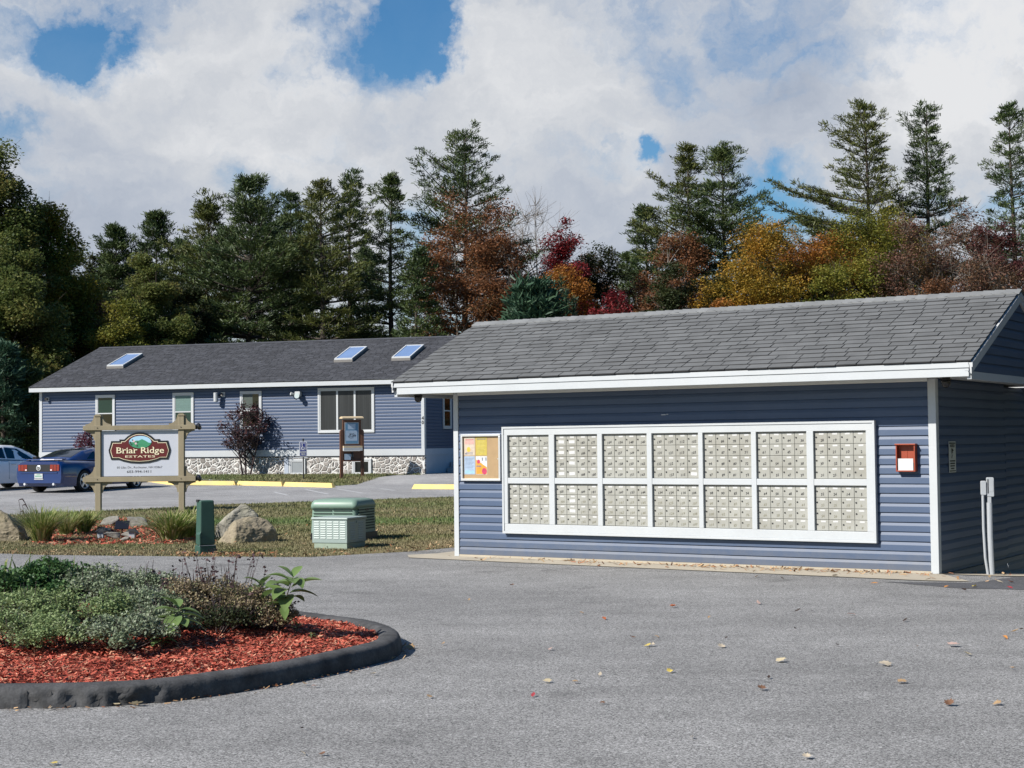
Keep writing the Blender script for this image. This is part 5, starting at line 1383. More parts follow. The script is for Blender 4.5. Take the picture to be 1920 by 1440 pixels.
# ================================================================== island: kerb, mulch
ISL = [gnd(*q) for q in [(0, 1331), (150, 1329), (290, 1322), (430, 1303), (560, 1280), (640, 1262), (700, 1248), (742, 1236), (757, 1222), (748, 1206), (700, 1190), (600, 1177), (520, 1168), (400, 1156), (200, 1148), (0, 1146)]]
isl = [(p.x, p.y) for p in ISL]
isl = [(-6.5, 13.0), (-6.0, 11.4), (-4.9, 10.0), (-3.9, 9.68)]+isl+[(-5.0, 15.4), (-6.2, 14.4)]
def smooth_closed(P, k=2):
    for _ in range(k):
        Q = []
        for i in range(len(P)):
            a, b = P[i], P[(i+1) % len(P)]
            Q += [(a[0]*.75+b[0]*.25, a[1]*.75+b[1]*.25), (a[0]*.25+b[0]*.75, a[1]*.25+b[1]*.75)]
        P = Q
    return P
isl = smooth_closed(isl, 2)
def resample(P, step):
    o = []; 
    for i in range(len(P)):
        a = Vector(P[i]); b = Vector(P[(i+1) % len(P)]); n = max(1, round((b-a).length/step))
        for k in range(n): o.append(tuple(a+(b-a)*(k/n)))
    return o
isl = resample(isl, .03)
nI = len(isl)
KH, KW = .138, .20
prof = [(0, -.02), (.002, .02), (.004, .045), (.007, .07), (.011, .092), (.021, .114), (.040, KH-.010), (.068, KH-.002), (.105, KH+.002), (.145, KH), (.178, KH-.018), (.195, KH-.05), (.20, .05)]
V = []; F = []; r = random.Random(8)
from mathutils import noise as mnoise
for i in range(nI):
    p = Vector(isl[i]); tdir = (Vector(isl[(i+2) % nI])-Vector(isl[i-2])).normalized(); inn = Vector((-tdir.y, tdir.x))
    for d, z in prof:
        q = Vector((p.x, p.y, z)); k = mnoise.fractal(q*1.3, 1, 2, 2)*.006+mnoise.fractal(q*17, 1, 2, 3)*.003
        k += mnoise.fractal(q*26, 1, 2, 3)*.0035
        if z > .01 and d < .12 and mnoise.noise(Vector((p.x*1.9+3, p.y*1.9, 0))) > .30: k -= .030 if z < .10 and mnoise.noise(q*12) > .02 else 0   # broken patches
        if i % 61 == 0 and d < .19: k -= .008                                                                        # joints
        dd = max(0, d-k) if d < .1 else d
        V.append((p.x+inn.x*dd, p.y+inn.y*dd, z+(k*.5 if z > .05 else 0)))
m_ = len(prof)
for i in range(nI):
    for j in range(m_-1): F.append((i*m_+j, ((i+1) % nI)*m_+j, ((i+1) % nI)*m_+j+1, i*m_+j+1))
mb = MB(); mb.smooth = True; mb.poly(V, F, mt['kerb']); kerb = mb.build('island_kerb', None, fix=True); tag(kerb, kind='structure')
inner = []
for i in range(0, nI, 3):
    p = Vector(isl[i]); td = (Vector(isl[(i+2) % nI])-Vector(isl[i-2])).normalized(); q = p+Vector((-td.y, td.x))*.17; inner.append((q.x, q.y))
cxy = Vector((sum(p[0] for p in inner)/len(inner), sum(p[1] for p in inner)/len(inner)))
def iz(x, y):
    """the bed is a little mounded"""
    dmin = min((Vector(q)-Vector((x, y))).length for q in inner[::2]); return .098+.10*min(1, dmin/1.1)+.012*mnoise.noise(Vector((x*3, y*3, 0)))
mb = MB(); L_in = len(inner); rr_ = [1, .93, .8, .6, .35]; V = []
for k in rr_:
    for q in inner: x, y = cxy.x+(q[0]-cxy.x)*k, cxy.y+(q[1]-cxy.y)*k; V.append((x, y, iz(x, y)-.015))
V.append((cxy.x, cxy.y, iz(*cxy)))
F = [(a*L_in+i, a*L_in+(i+1) % L_in, (a+1)*L_in+(i+1) % L_in, (a+1)*L_in+i) for a in range(4) for i in range(L_in)]+[(4*L_in+i, 4*L_in+(i+1) % L_in, len(V)-1) for i in range(L_in)]
mb.smooth = True; mb.poly(V, F, mt['mulch_base']); o = mb.build('island_bed', None); tag(o, kind='structure')
zone = [q for q in inner]
pts = []
for x, y in scatter(zone, 100000, rnd):
    if len(pts) < 75000 and (x > -3.9 or rnd.random() < .6): pts.append((x, y, iz(x, y)+rnd.uniform(-.014, .012)))
chips('mulch', pts, .014, .046, mt['mulch'], .3, 5)
# ================================================================== foliage builders
def rand_dirs(g, n):
    v = g.normal(size=(n, 3)); return v/np.linalg.norm(v, axis=1)[:, None]
def leaf_quads(P, size, g, up=.5, aspect=.55, dirs=None):
    """diamond leaves at points P, tilted at random with their faces leaning up"""
    n = len(P); nrm = rand_dirs(g, n); nrm[:, 2] = np.abs(nrm[:, 2])+up; nrm /= np.linalg.norm(nrm, axis=1)[:, None]
    d = rand_dirs(g, n) if dirs is None else dirs
    d = d-nrm*np.sum(d*nrm, 1)[:, None]; d /= np.linalg.norm(d, axis=1)[:, None]+1e-9
    s = np.cross(nrm, d); L = (size*g.uniform(.6, 1.25, n))[:, None]
    return np.stack([P-d*L*.5, P-s*L*aspect*.5+d*L*.05, P+d*L*.5, P+s*L*aspect*.5+d*L*.05], 1)
def leafy(name, V, m, parent, k=4):
    return link(bpy.data.objects.new(name, quads_mesh(name, V, k, m)), parent)
def pine(name, label, loc, h, Rc, seed, m, z0=.22, dens=1., asym=0., group='pines behind the buildings', bark='bark', tuft=.235, dead=6):
    g = np.random.default_rng(seed); t = thing(name, label, 'tree', loc, 0, group)
    tr = MB(); lean = g.normal(0, .012, 2)
    bul = g.uniform(0, 6.28); tk = lambda z: np.array([lean[0]*z+.05*math.sin(z*.5+seed), lean[1]*z, z])
    rad = .012*h+.06
    tr.tube([tk(h*k/8)-np.array([0, 0, .3 if k == 0 else 0]) for k in range(9)], [rad*(1-.93*k/8) for k in range(9)], mt[bark], 8)
    C = []; D = []
    z = h*z0; gold = g.uniform(0, 6)
    while z < h*.985:
        tt = (z-h*z0)/(h*(1-z0)); nb = int(round(g.uniform(5.2, 7.6)*dens)); wf = g.uniform(.5, 1.2)
        prof_ = (min(1., .62+tt*1.4)*(1-tt)**.78+.05)*wf
        for b in range(max(2, nb)):
            az = gold+b*2*math.pi/max(2, nb)+g.normal(0, .3); Lb = Rc*prof_*g.uniform(.55, 1.15)*(1+.28*math.cos(az-bul)+.22*math.sin(az*2+z*.7+seed))
            if g.uniform() < .12: Lb *= .45
            el = R(2+36*tt**1.8+max(0, tt-.82)*190)+g.normal(0, .07); dd = np.array([math.cos(az)*math.cos(el), math.sin(az)*math.cos(el), math.sin(el)])
            base = tk(z+g.normal(0, .08)); nseg = 5; pts = []
            for k in range(nseg+1):
                s = k/nseg; pts.append(base+dd*Lb*s+np.array([0, 0, -.10*Lb*s+.20*Lb*s*s]))
            tr.tube(pts, [max(.008, (.016*Lb+.008)*(1-s/nseg*.85)) for s in range(nseg+1)], None, 4, cap=False)
            ntw = max(4, int(Lb*3.6)); pp = np.array(pts)
            for q in range(ntw):
                s = .18+.82*(q+.5)/ntw; i = min(nseg-1, int(s*nseg)); c = pp[i]+(pp[i+1]-pp[i])*(s*nseg-i)
                side = (1 if q % 2 else -1)*g.uniform(.5, 1.1); a2 = az+side
                Lt = (.20+.42*Lb*(1.08-s))*g.uniform(.6, 1.15)
                dt = np.array([math.cos(a2), math.sin(a2), .08+.35*tt+g.normal(0, .07)]); dt /= np.linalg.norm(dt)
                nt_ = max(1, int(Lt/.26))
                for u in range(nt_): C.append(c+dt*Lt*(u+1)/nt_); D.append(dt)
            C.append(pp[-1]); D.append(dd); C.append(pp[-1]*.5+pp[-2]*.5); D.append(dd)
        z += h*(1-z0)/(17 if h > 9 else 10)*g.uniform(.7, 1.3)*(1-.45*tt); gold += 2.4
    for k in range(dead):
        z = h*g.uniform(.10, max(.12, z0+.15)); az = g.uniform(0, 6.28); L = Rc*g.uniform(.25, .6)
        tr.tube([tk(z), tk(z)+np.array([math.cos(az)*L*.5, math.sin(az)*L*.5, .05*L]), tk(z)+np.array([math.cos(az)*L, math.sin(az)*L, .0])], [.03, .02, .006], mt[bark], 4, cap=False)
    tr.build('trunk', None, t, fix=False)
    C = np.array(C); D = np.array(D); nb = 17
    C = np.repeat(C, nb, 0); D = np.repeat(D, nb, 0); n = len(C)
    rd = rand_dirs(g, n); rd[:, 2] *= .55; d = D*.7+rd*.85+np.array([0, 0, .30]); d /= np.linalg.norm(d, axis=1)[:, None]
    s = np.cross(d, rand_dirs(g, n)); s /= np.linalg.norm(s, axis=1)[:, None]+1e-9
    L = (tuft*g.uniform(.6, 1.25, n))[:, None]; w = L*.17
    C = C+g.normal(0, .10, (n, 3))*np.array([1.2, 1.2, .55])
    V = np.stack([C-s*w*.4, C+s*w*.4, C+d*L*.7+s*w*.6, C+d*L*.95-s*w*.3], 1)
    leafy('crown', V, m, t)
    return t
def broadleaf(name, label, loc, h, Rc, seed, m, leaves=14000, size=.17, base=.25, clumps=70, bark='bark', group='trees behind the buildings', twigs=4, trunks=1, squash=1., tight=.17, lean=0.):
    g = np.random.default_rng(seed); t = thing(name, label, 'tree', loc, 0, group); tr = MB()
    cz_ = h*(base+1)/2; rz = h*(1-base)/2
    stems = []
    for k in range(trunks):
        off = np.array([g.uniform(-.25, .25)*Rc, g.uniform(-.2, .2)*Rc, 0]) if trunks > 1 else np.zeros(3)
        top = np.array([off[0]*1.8+g.normal(0, .1)*Rc+lean, off[1]*1.6, h*.86])
        b0 = np.array([off[0]*.3, off[1]*.3, -.3]); mid = (b0+top)/2+np.array([g.normal(0, .05)*Rc, g.normal(0, .05)*Rc, 0])
        P = [(1-s)**2*b0+2*s*(1-s)*mid+s*s*top for s in np.linspace(0, 1, 9)]
        rad = (.010*h+.05)/math.sqrt(trunks); stems.append(P)
        tr.tube(P, [rad*(1-.9*k_/8) for k_ in range(9)], mt[bark], 7)
    cc = []; r_ = []
    while len(cc) < clumps:
        v = g.uniform(-1, 1, 3); q = np.linalg.norm(v)
        if q > 1 or (q < .45 and g.uniform() < .7): continue
        wob_ = .82+.3*mnoise.noise(Vector((v[0]*1.7+seed, v[1]*1.7, v[2]*1.7)))
        wtop = 1-.28*max(0, v[2])
        cc.append(np.array([v[0]*Rc*wob_*wtop+lean*.8, v[1]*Rc*wob_*wtop, cz_+v[2]*rz*(.94+.12*wob_)])); r_.append(Rc*tight*g.uniform(.6, 1.35))
    for c, rc in zip(cc, r_):
        P = stems[g.integers(trunks)]; zt = c[2]-(.25+.5*g.uniform())*np.hypot(c[0]-P[4][0], c[1]-P[4][1])-.2
        i = int(np.clip(round(8*(zt/(h*.86))), 1, 8)); b0 = P[i]
        mid = (b0+c)/2+np.array([0, 0, .12*np.linalg.norm(c-b0)])*g.uniform(-.3, 1)
        L = np.linalg.norm(c-b0); pts = [(1-s)**2*b0+2*s*(1-s)*mid+s*s*c for s in np.linspace(0, 1, 5)]
        ra = .010+.011*L; tr.tube(pts, [ra*(1-.2*k_) for k_ in range(5)], None, 4, cap=False)
        for k_ in range(twigs):
            e = c+rand_dirs(g, 1)[0]*rc*1.35+np.array([0, 0, rc*.35]); tr.tube([pts[3], (pts[3]+e)/2+g.normal(0, .06, 3), e], [.013, .009, .004], None, 3, cap=False)
    tr.build('trunk', None, t, fix=False)
    if leaves:
        cc = np.array(cc); r_ = np.array(r_); w = r_**2*g.uniform(.35, 1.5, len(r_)); idx = g.choice(len(cc), leaves, p=w/w.sum())
        v = rand_dirs(g, leaves)*(g.uniform(0, 1, leaves)**.55)[:, None]; v[:, 2] *= .72
        leafy('crown', leaf_quads(cc[idx]+v*r_[idx][:, None]*1.25, size, g), m, t)
    return t
def spot(px, Y): p = at(px, 830, Y); return p.x
def tloc(px, Y): x = spot(px, Y); return (x, Y, gz(x, Y)-.05)
def thgt(px, py, Y): return (830-.0107*(px-960)-py)/FPX*Y+CAMH-gz(spot(px, Y), Y)
def half(wpx, Y): return wpx/2/FPX*Y
# white pines, left to right
for k, (px, py, w, Y, m, z0, dn, lb) in enumerate([
    (225, 428, 190, 84, 'pine', .05, 1.4, 'rounded dark pine left of the house roof'),
    (300, 405, 170, 88, 'pine', .06, 1.3, 'slim dark pine behind the left end of the house ridge'),
    (385, 385, 220, 83, 'pine_olive', .06, 1.3, 'bushy olive pine behind the left skylight'),
    (465, 338, 310, 80, 'pine', .10, 1.5, 'broad dense dark pine, tallest behind the left half of the house'),
    (545, 362, 190, 90, 'pine', .15, 1.05, 'dark pine with a ragged top right of the broad dense one'),
    (605, 338, 210, 79, 'pine_olive', .12, .85, 'thin olive pine with bare inner limbs behind the middle of the house'),
    (655, 322, 150, 86, 'pine', .30, .7, 'sparse tall pine behind the middle skylight'),
    (735, 336, 150, 82, 'pine', .18, .75, 'narrow open pine with sky showing around it, left of the tallest pine'),
    (775, 470, 130, 77, 'pine', .08, .8, 'short dark pine above the right skylight'),
    (872, 246, 250, 85, 'pine', .25, .8, 'tallest pine with layered boughs behind the shelter\'s left end'),
    (1215, 395, 160, 92, 'pine', .22, .9, 'lower dark pine at the left foot of the twin-topped pine'),
    (1300, 272, 200, 86, 'pine_olive', .25, .8, 'left stem of the twin-topped pine above the shelter roof'),
    (1372, 276, 220, 84, 'pine', .22, 1., 'right stem of the twin-topped pine above the shelter roof'),
    (1450, 440, 140, 92, 'pine', .2, .7, 'small dark pine between the twin-topped pine and the orange trees'),
    (1640, 196, 250, 88, 'pine_olive', .30, .8, 'tall conical pine with feathery tiers above the yellow trees'),
    (1740, 205, 210, 91, 'pine', .28, .75, 'slender tall pine just right of the feathery conical one'),
    (1912, 196, 190, 84, 'pine', .28, .7, 'open-branched pine at the right edge of the sky'),
    (268, 480, 150, 95, 'pine', .06, 1., 'low dark pine filling in left of the slim pine'), (345, 455, 160, 96, 'pine', .06, 1., 'low dark pine between the slim pine and the bushy olive one'),
    (425, 430, 170, 96, 'pine', .06, 1., 'low dark pine left of the broad dense one'), (520, 425, 160, 97, 'pine', .06, .9, 'low dark pine right of the broad dense one'),
    (578, 455, 120, 97, 'pine', .06, .8, 'low dark pine behind the thin olive one'), (695, 470, 120, 97, 'pine', .08, .8, 'low dark pine behind the sparse tall one'),
    (1185, 470, 130, 98, 'pine', .08, .9, 'low dark pine left of the twin-topped pine, above the dusky red tree'), (1420, 480, 140, 98, 'pine_olive', .08, .8, 'low olive pine behind the broad yellow tree')]):
    pine('pine_tree', lb, tloc(px, Y), thgt(px, py, Y), half(w, Y)*1.62, 100+k, LF[m], z0, dn, dead=12 if px in (605, 655, 735) else 6)
# broadleaved trees
for k, (px, py, w, Y, m, n, sz, base, cl, lb, tw, trk) in enumerate([
    (-20, 268, 230, 72, 'oak', 26000, .20, .08, 90, 'tall dark green oak at the left edge', 4, 1),
    (85, 385, 190, 74, 'yellowgreen', 20000, .18, .06, 80, 'yellow green tree in front of the oak at the left', 4, 1),
    (20, 470, 210, 69, 'oak', 20000, .18, .02, 80, 'dense olive green tree low at the left edge', 3, 1),
    (150, 520, 150, 76, 'russet', 9000, .16, .05, 60, 'rusty brown tree behind the left roof end', 4, 1),
    (160, 455, 120, 92, None, 0, .1, .3, 40, 'bare grey treetop between the yellow green tree and the pines', 9, 2),
    (225, 560, 150, 72, 'yellowgreen', 11000, .15, .02, 60, 'low yellow green tree above the left skylight end', 3, 1),
    (300, 500, 130, 74, 'oak', 12000, .16, .02, 60, 'leafy green tree in front of the slim pines', 3, 1),
    (885, 345, 210, 80, 'russet', 9500, .17, .18, 70, 'thin russet tree with pale stems before the tallest pine', 7, 3),
    (955, 420, 120, 78, 'russet', 3500, .16, .25, 45, 'nearly bare russet tree left of the young pine', 9, 2),
    (1005, 355, 190, 90, None, 0, .1, .35, 60, 'bare grey tree with a fan of fine twigs', 11, 2),
    (1062, 405, 120, 82, 'red', 8500, .17, .2, 50, 'crimson red maple right of the bare grey tree', 5, 1),
    (1130, 450, 130, 84, 'dark', 9000, .16, .1, 55, 'dark dull green tree right of the crimson maple', 5, 2),
    (1060, 515, 150, 76, 'orange', 8500, .15, .12, 55, 'burnt orange tree behind the young pine', 4, 1),
    (1150, 545, 120, 75, 'red', 5000, .15, .1, 45, 'dusky red small tree low above the shelter roof', 5, 2),
    (1275, 440, 170, 82, 'russet', 9500, .16, .15, 60, 'reddish brown tree under the twin-topped pine', 5, 2),
    (1262, 500, 130, 77, 'dark', 12000, .15, .05, 60, 'dense dark green tree just above the middle of the shelter ridge', 3, 1),
    (1360, 510, 120, 79, 'dark', 7000, .15, .08, 50, 'olive tree between the dense green one and the yellow trees', 4, 1),
    (1345, 545, 100, 74, 'orange', 4200, .15, .15, 36, 'small bright orange tree low over the shelter ridge', 4, 1),
    (1440, 432, 220, 78, 'yellow', 14000, .16, .12, 70, 'broad yellow tree with a green heart', 4, 2),
    (1525, 418, 180, 81, 'orange', 9000, .16, .15, 55, 'orange gold tree right of the broad yellow one', 5, 1),
    (1490, 385, 90, 95, None, 0, .1, .4, 34, 'bare thin treetop left of the conical pine', 10, 1),
    (1625, 365, 200, 80, 'yellowgreen', 16000, .16, .12, 75, 'tall yellow green tree below the conical pine', 4, 2),
    (1560, 510, 150, 75, 'yellowgreen', 9000, .15, .08, 55, 'low lime green tree over the right half of the shelter ridge', 4, 1),
    (1715, 400, 170, 78, 'brown', 7500, .15, .15, 65, 'thin pinkish brown tree with many upright stems', 8, 3),
    (1800, 375, 190, 82, 'brown', 8500, .16, .15, 70, 'tall thin brown tree with sky showing through', 8, 3),
    (1875, 400, 130, 80, 'maroon', 4200, .16, .3, 45, 'dark red tree at the right under the open pine', 6, 2),
    (1860, 470, 190, 75, 'brown', 8000, .15, .08, 65, 'low reddish brown thicket tree at the right edge', 8, 4),
    (1770, 500, 160, 74, 'russet', 6500, .15, .08, 55, 'low russet tree near the right end of the ridge', 7, 3),
    (1930, 430, 150, 84, 'brown', 6000, .16, .2, 50, 'thin brown tree cut by the right edge', 7, 2),
    (190, 470, 130, 86, 'dark', 9000, .17, .02, 55, 'dark leafy tree in the dip right of the olive tree', 4, 1),
    (262, 455, 120, 79, 'oak', 8000, .16, .02, 50, 'grey green leafy tree before the rounded dark pine', 4, 1),
    (350, 520, 130, 77, 'dark', 8000, .16, .02, 50, 'dark leafy understory tree above the left third of the house ridge', 4, 1),
    (1590, 440, 170, 83, 'yellow', 9000, .16, .12, 55, 'golden tree between the orange gold one and the tall yellow green one', 4, 2),
    (1690, 430, 150, 84, 'yellowgreen', 8000, .16, .15, 55, 'olive yellow tree left of the thin pinkish brown one', 5, 2),
    (1190, 500, 140, 85, 'russet', 7000, .15, .08, 50, 'dull russet tree right of the dusky red one', 5, 2),
    (1105, 480, 130, 88, 'russet', 6000, .15, .1, 45, 'brownish tree behind the dark dull green one', 6, 2),
    (130, 440, 130, 80, 'oak', 9000, .16, .1, 55, 'olive tree sloping down right of the yellow green tree', 4, 1),
    (1760, 350, 90, 96, None, 0, .1, .45, 34, 'bare grey treetop right of the slender pine', 10, 2)]):
    broadleaf('bare_tree' if m is None else 'broadleaf_tree', lb, tloc(px, Y), thgt(px, py, Y), half(w, Y)*(1.3 if m in ('yellow', 'orange', 'yellowgreen') else 1.18), 300+k, LF[m] if m else None, int(n*(2.2 if m == 'brown' else 4.6)), sz*(.88 if m == 'brown' else .86), base, int(cl*(1.7 if m in ('oak', 'dark', 'yellowgreen') else 1.25)), 'bark_pale' if (m in (None, 'russet', 'brown')) else 'bark', twigs=tw, trunks=trk, tight=(.22 if m in ('oak', 'dark', 'yellowgreen') else .27) if trk == 1 else .24)
# undergrowth left of the house
for k, (px, py, w, Y, m, kind, lb) in enumerate([
    (8, 640, 110, 63, 'pine_blue', 'p', 'dark bushy spruce at the left edge behind the white car'), (55, 690, 80, 64, 'pine', 'p', 'small dark spruce beside the house corner'),
    (-30, 600, 130, 66, 'pine', 'p', 'dark spruce half outside the left edge'), (105, 650, 130, 71, 'crimson', 'b', 'dusky red brush behind the left roof edge'),
    (40, 600, 150, 70, 'oak', 'b', 'shaded green brush below the oak'), (60, 800, 60, 66.5, 'purple', 'b', 'dark brush at the foot of the spruces')]):
    if kind == 'p': pine('spruce_tree', lb, tloc(px, Y), thgt(px, py, Y), half(w, Y)*1.1, 500+k, LF[m], .03, 1.2, group='spruces left of the house', tuft=.26, dead=0)
    else: broadleaf('shrub', lb, tloc(px, Y), thgt(px, py, Y), half(w, Y), 520+k, LF[m], 9000, .14, .0, 60, group='brush left of the house', twigs=4, trunks=2)
# young pine between the buildings, its candles standing up behind the ridge
YP = 31.5
yp = pine('young_pine', 'young blue green pine with upright shoots behind the shelter\'s left roof end', tloc(1000, YP), thgt(1025, 545, YP), 1.30, 560, LF['pine_blue'], .42, 1.8, group=None, tuft=.20, dead=0)
g = np.random.default_rng(5); C = []; 
for px, py, hh in ((1052, 522, .75), (1003, 532, .6), (1027, 528, .5), (1040, 545, .5), (1062, 548, .45), (985, 560, .5), (1075, 562, .5), (965, 575, .5), (1015, 555, .4)):
    p = at(px, py, YP+g.uniform(-.4, .4))
    for z in np.linspace(0, hh, 26): C += [(p.x-spot(1000, YP), p.y-YP, p.z-z-tloc(1000, YP)[2])]*7
C = np.array(C); n = len(C); d = rand_dirs(g, n)*.8+np.array([0, 0, .75]); d /= np.linalg.norm(d, axis=1)[:, None]; s = np.cross(d, rand_dirs(g, n)); s /= np.linalg.norm(s, axis=1)[:, None]
L = .13*g.uniform(.7, 1.2, n)[:, None]
leafy('shoots', np.stack([C-s*.006, C+s*.006, C+d*L+s*.004, C+d*L-s*.004], 1), LF['pine_blue'], yp)
g = np.random.default_rng(41); C = []
while len(C) < 420:
    u = g.uniform(); q = np.array([8.6+11.5*u+g.uniform(0, 5), 9+31*u, 0]); hh = 8.5+2.5*math.sin(u*19)+g.normal(0, .5)
    C.append(q+np.array([0, 0, g.uniform(.2, 1)*hh]))
C = np.array(C); P = np.repeat(C, 90, 0)+g.normal(0, .55, (420*90, 3))
tag(leafy('added_sky_blocker', leaf_quads(P, .34, g), LF['dark'], None), kind='stuff')  # added leaf bank outside the view, keeps sky light off the shelter's side wall
# small purple-leaved trees by the house front
p = gnd(461, 892)
broadleaf('purple_maple', 'small dark purple maple in front of the house with a short forked trunk', tuple(p), 2.62, 1.12, 600, LF['purple'], 2500, .09, .30, 75, 'twig', None, 4, 3, tight=.15)
p = at(172, 880, 55.6)
broadleaf('red_shrub', 'thin red-leaved shrub showing left of the entrance sign', (p.x, 55.6, gz(p.x, 55.6)), 2.0, .72, 601, LF['crimson'], 1500, .085, .15, 30, 'twig', None, 3, 3, tight=.2, lean=-.1)
# ================================================================== island planting
def mound(label, px, Y, rad, h, n, size, m, seed, name='catmint', cat='plant', group='plants in the kerbed island', stems=40, lumps=26):
    x = spot(px, Y); z = iz(x, Y); g = np.random.default_rng(seed)
    t = thing(name, label, cat, (x, Y, z-.01), 0, group)
    # leafy shoots: many small domes over one big one
    th = g.uniform(0, 2*np.pi, lumps); q = np.sqrt(g.uniform(0, 1, lumps)); 
    cx_ = np.stack([np.cos(th)*q*rad*.85, np.sin(th)*q*rad*.85, h*(np.sqrt(np.maximum(0, 1-q**2*.8))*.62+g.uniform(-.06, .12, lumps))], 1)
    rl = rad*g.uniform(.20, .38, lumps); idx = g.choice(lumps, n)
    v = rand_dirs(g, n); v[:, 2] = np.abs(v[:, 2])*1.05-.35; v *= (g.uniform(.0, 1, n)**.4)[:, None]
    P = cx_[idx]+v*rl[idx][:, None]; P[:, 2] = np.maximum(P[:, 2], g.uniform(.0, .05, n))
    leafy('foliage', leaf_quads(P, size, g, .35, .6), LF[m], t)
    mb = MB()
    for k in range(stems):
        c = cx_[g.integers(lumps)]; mb.tube([(c[0]*.3, c[1]*.3, 0), (c[0]*.75, c[1]*.75, c[2]*.6), tuple(c+g.normal(0, .04, 3)+np.array([0, 0, rad*.2]))], [.005, .004, .002], mt['twig'], 3, cap=False)
    mb.build('stems', None, t, fix=False); return t
for k, (px, Y, rad, h, n, sz, m, lb) in enumerate([
    (15, 11.05, .44, .30, 7000, .024, 'catmint', 'front grey green catmint mound at the left edge of the island'),
    (128, 11.0, .36, .26, 6000, .024, 'catmint', 'low yellow-tinged catmint mound, second along the mulch'),
    (232, 11.0, .36, .27, 6500, .026, 'catmint_pale', 'silvery catmint mound with larger leaves at the mulch edge'),
    (300, 11.45, .30, .30, 4500, .022, 'catmint_pale', 'grey catmint tuft behind the small milkweed'),
    (45, 11.8, .48, .43, 8000, .025, 'catmint', 'middle catmint mound near the left edge'),
    (160, 11.75, .46, .42, 8000, .025, 'catmint', 'middle catmint mound behind the silvery one'),
    (265, 11.95, .42, .40, 7000, .025, 'catmint_pale', 'pale middle catmint mound below the road'),
    (10, 12.6, .48, .62, 8500, .036, 'mint', 'bright green mint with bigger leaves at the back left'),
    (85, 12.7, .48, .64, 8500, .034, 'mint', 'bright green mint clump, tallest plant of the island'),
    (185, 12.65, .46, .54, 7500, .026, 'catmint_pale', 'loose pale catmint at the back, against the road'),
    (275, 12.75, .42, .46, 6000, .024, 'catmint_pale', 'thin grey catmint at the back right')]):
    mound(lb, px, Y, rad, h, n, sz, m, 700+k)
for k, (px, Y, rad, h, n, lb) in enumerate([(352, 12.2, .36, .48, 4800, 'faded aster with dark seed heads beside the pale catmint'), (415, 12.3, .38, .50, 5200, 'browned aster with tall dark seed heads, in the middle'), (470, 12.15, .34, .38, 4200, 'straw coloured aster next to the tall milkweed'), (405, 11.85, .34, .24, 3400, 'dark green low growth at the foot of the asters'), (508, 12.1, .24, .24, 2200, 'small dry tuft at the end of the plants')]):
    t = mound(lb, px, Y, rad, h, n, .022, 'aster' if k != 3 else 'dark', 740+k, 'aster', stems=110, lumps=34)
    g = np.random.default_rng(760+k); C = []; mb = MB()
    for q in range((16, 24, 8, 0, 2)[k]):
        a = g.uniform(0, 6.28); r0 = rad*math.sqrt(g.uniform())*.85; hh = h*g.uniform(.75, 1.2); c = np.array([math.cos(a)*r0, math.sin(a)*r0, hh])
        mb.tube([c*np.array([.6, .6, .3]), c], [.003, .0018], mt['twig'], 3, cap=False)
        for _ in range(int(g.integers(3, 9))): C.append(c+g.normal(0, .017, 3))
    if C:
        leafy('seed_sprays', leaf_quads(np.array(C), .026, g, .1, .8), LF['seed'], t); mb.build('stalks', None, t, fix=False)
def milkweed(label, px, py, Y, tip, nl, Ll, seed):
    x = spot(px, Y); p = at(px, py, Y); g = np.random.default_rng(seed); s = Y/FPX
    t = thing('milkweed', label, 'plant', (p.x, Y, iz(p.x, Y)-.01), 0, 'milkweeds in the island')
    top = np.array([(tip[0]-px)*s, g.uniform(-.05, .05), (py-tip[1])*s]); mb = MB()
    P = [top*np.array([k**1.2, k, k]) for k in np.linspace(0, 1, 7)]
    mb.tube(P, [.007-.0007*k for k in range(7)], mt['stem'], 6); mb.build('stem', None, t, fix=False)
    for k in range(nl):
        f = .42+.58*(k/(nl-1))**.8; i = min(5, int(f*6)); b = P[i]+(P[i+1]-P[i])*(f*6-i); az = k*2.0+g.normal(0, .35)+seed
        el = R(6+80*(f-.42)**2)+g.normal(0, .15); L = Ll*(.55+.45*min(1, (f-.42)/.3))*(1 if f < .88 else .75)*g.uniform(.8, 1.1); W_ = L*.25
        d = np.array([math.cos(az)*math.cos(el), math.sin(az)*math.cos(el), math.sin(el)]); sd = np.array([-math.sin(az), math.cos(az), 0]); up = np.cross(sd, d)*-1
        if up[2] < 0: up = -up
        n_ = 8; V = []; droop = g.uniform(.15, .5)
        for q in range(n_+1):
            u = q/n_; w = W_*math.sin(math.pi*min(1, u*1.02+.0))**.75 if 0 < u < 1 else .001
            c = b+d*L*(u+.06)-np.array([0, 0, droop*L*u*u]); V += [c+sd*w+up*w*.35, c, c-sd*w+up*w*.35]
        mb = MB(); mb.smooth = True; mb.poly(V, [(q*3+j, q*3+j+1, q*3+j+4, q*3+j+3) for q in range(n_) for j in (0, 1)], LF['milkweed']); mb.build('leaf', None, t, fix=False)
mt['stem'] = M('plant_stem', (.075, .06, .04), .6)
milkweed('tall leaning milkweed with broad leaves at the right end of the planting', 520, 1190, 12.0, (551, 1085), 20, .27, 3)
milkweed('milkweed just left of the tall leaning one', 492, 1172, 12.3, (487, 1090), 15, .22, 7)
milkweed('small bright milkweed in front of the asters, over the red mulch', 322, 1216, 11.25, (334, 1148), 13, .24, 5)
milkweed('tiny milkweed at the feet of the small bright one', 303, 1220, 11.1, (304, 1200), 8, .12, 11)
milkweed('milkweed seedling behind the kerb end', 556, 1180, 12.15, (556, 1166), 6, .06, 13)
milkweed('seedling on the mulch near the kerb end', 584, 1195, 11.9, (583, 1186), 6, .055, 17)
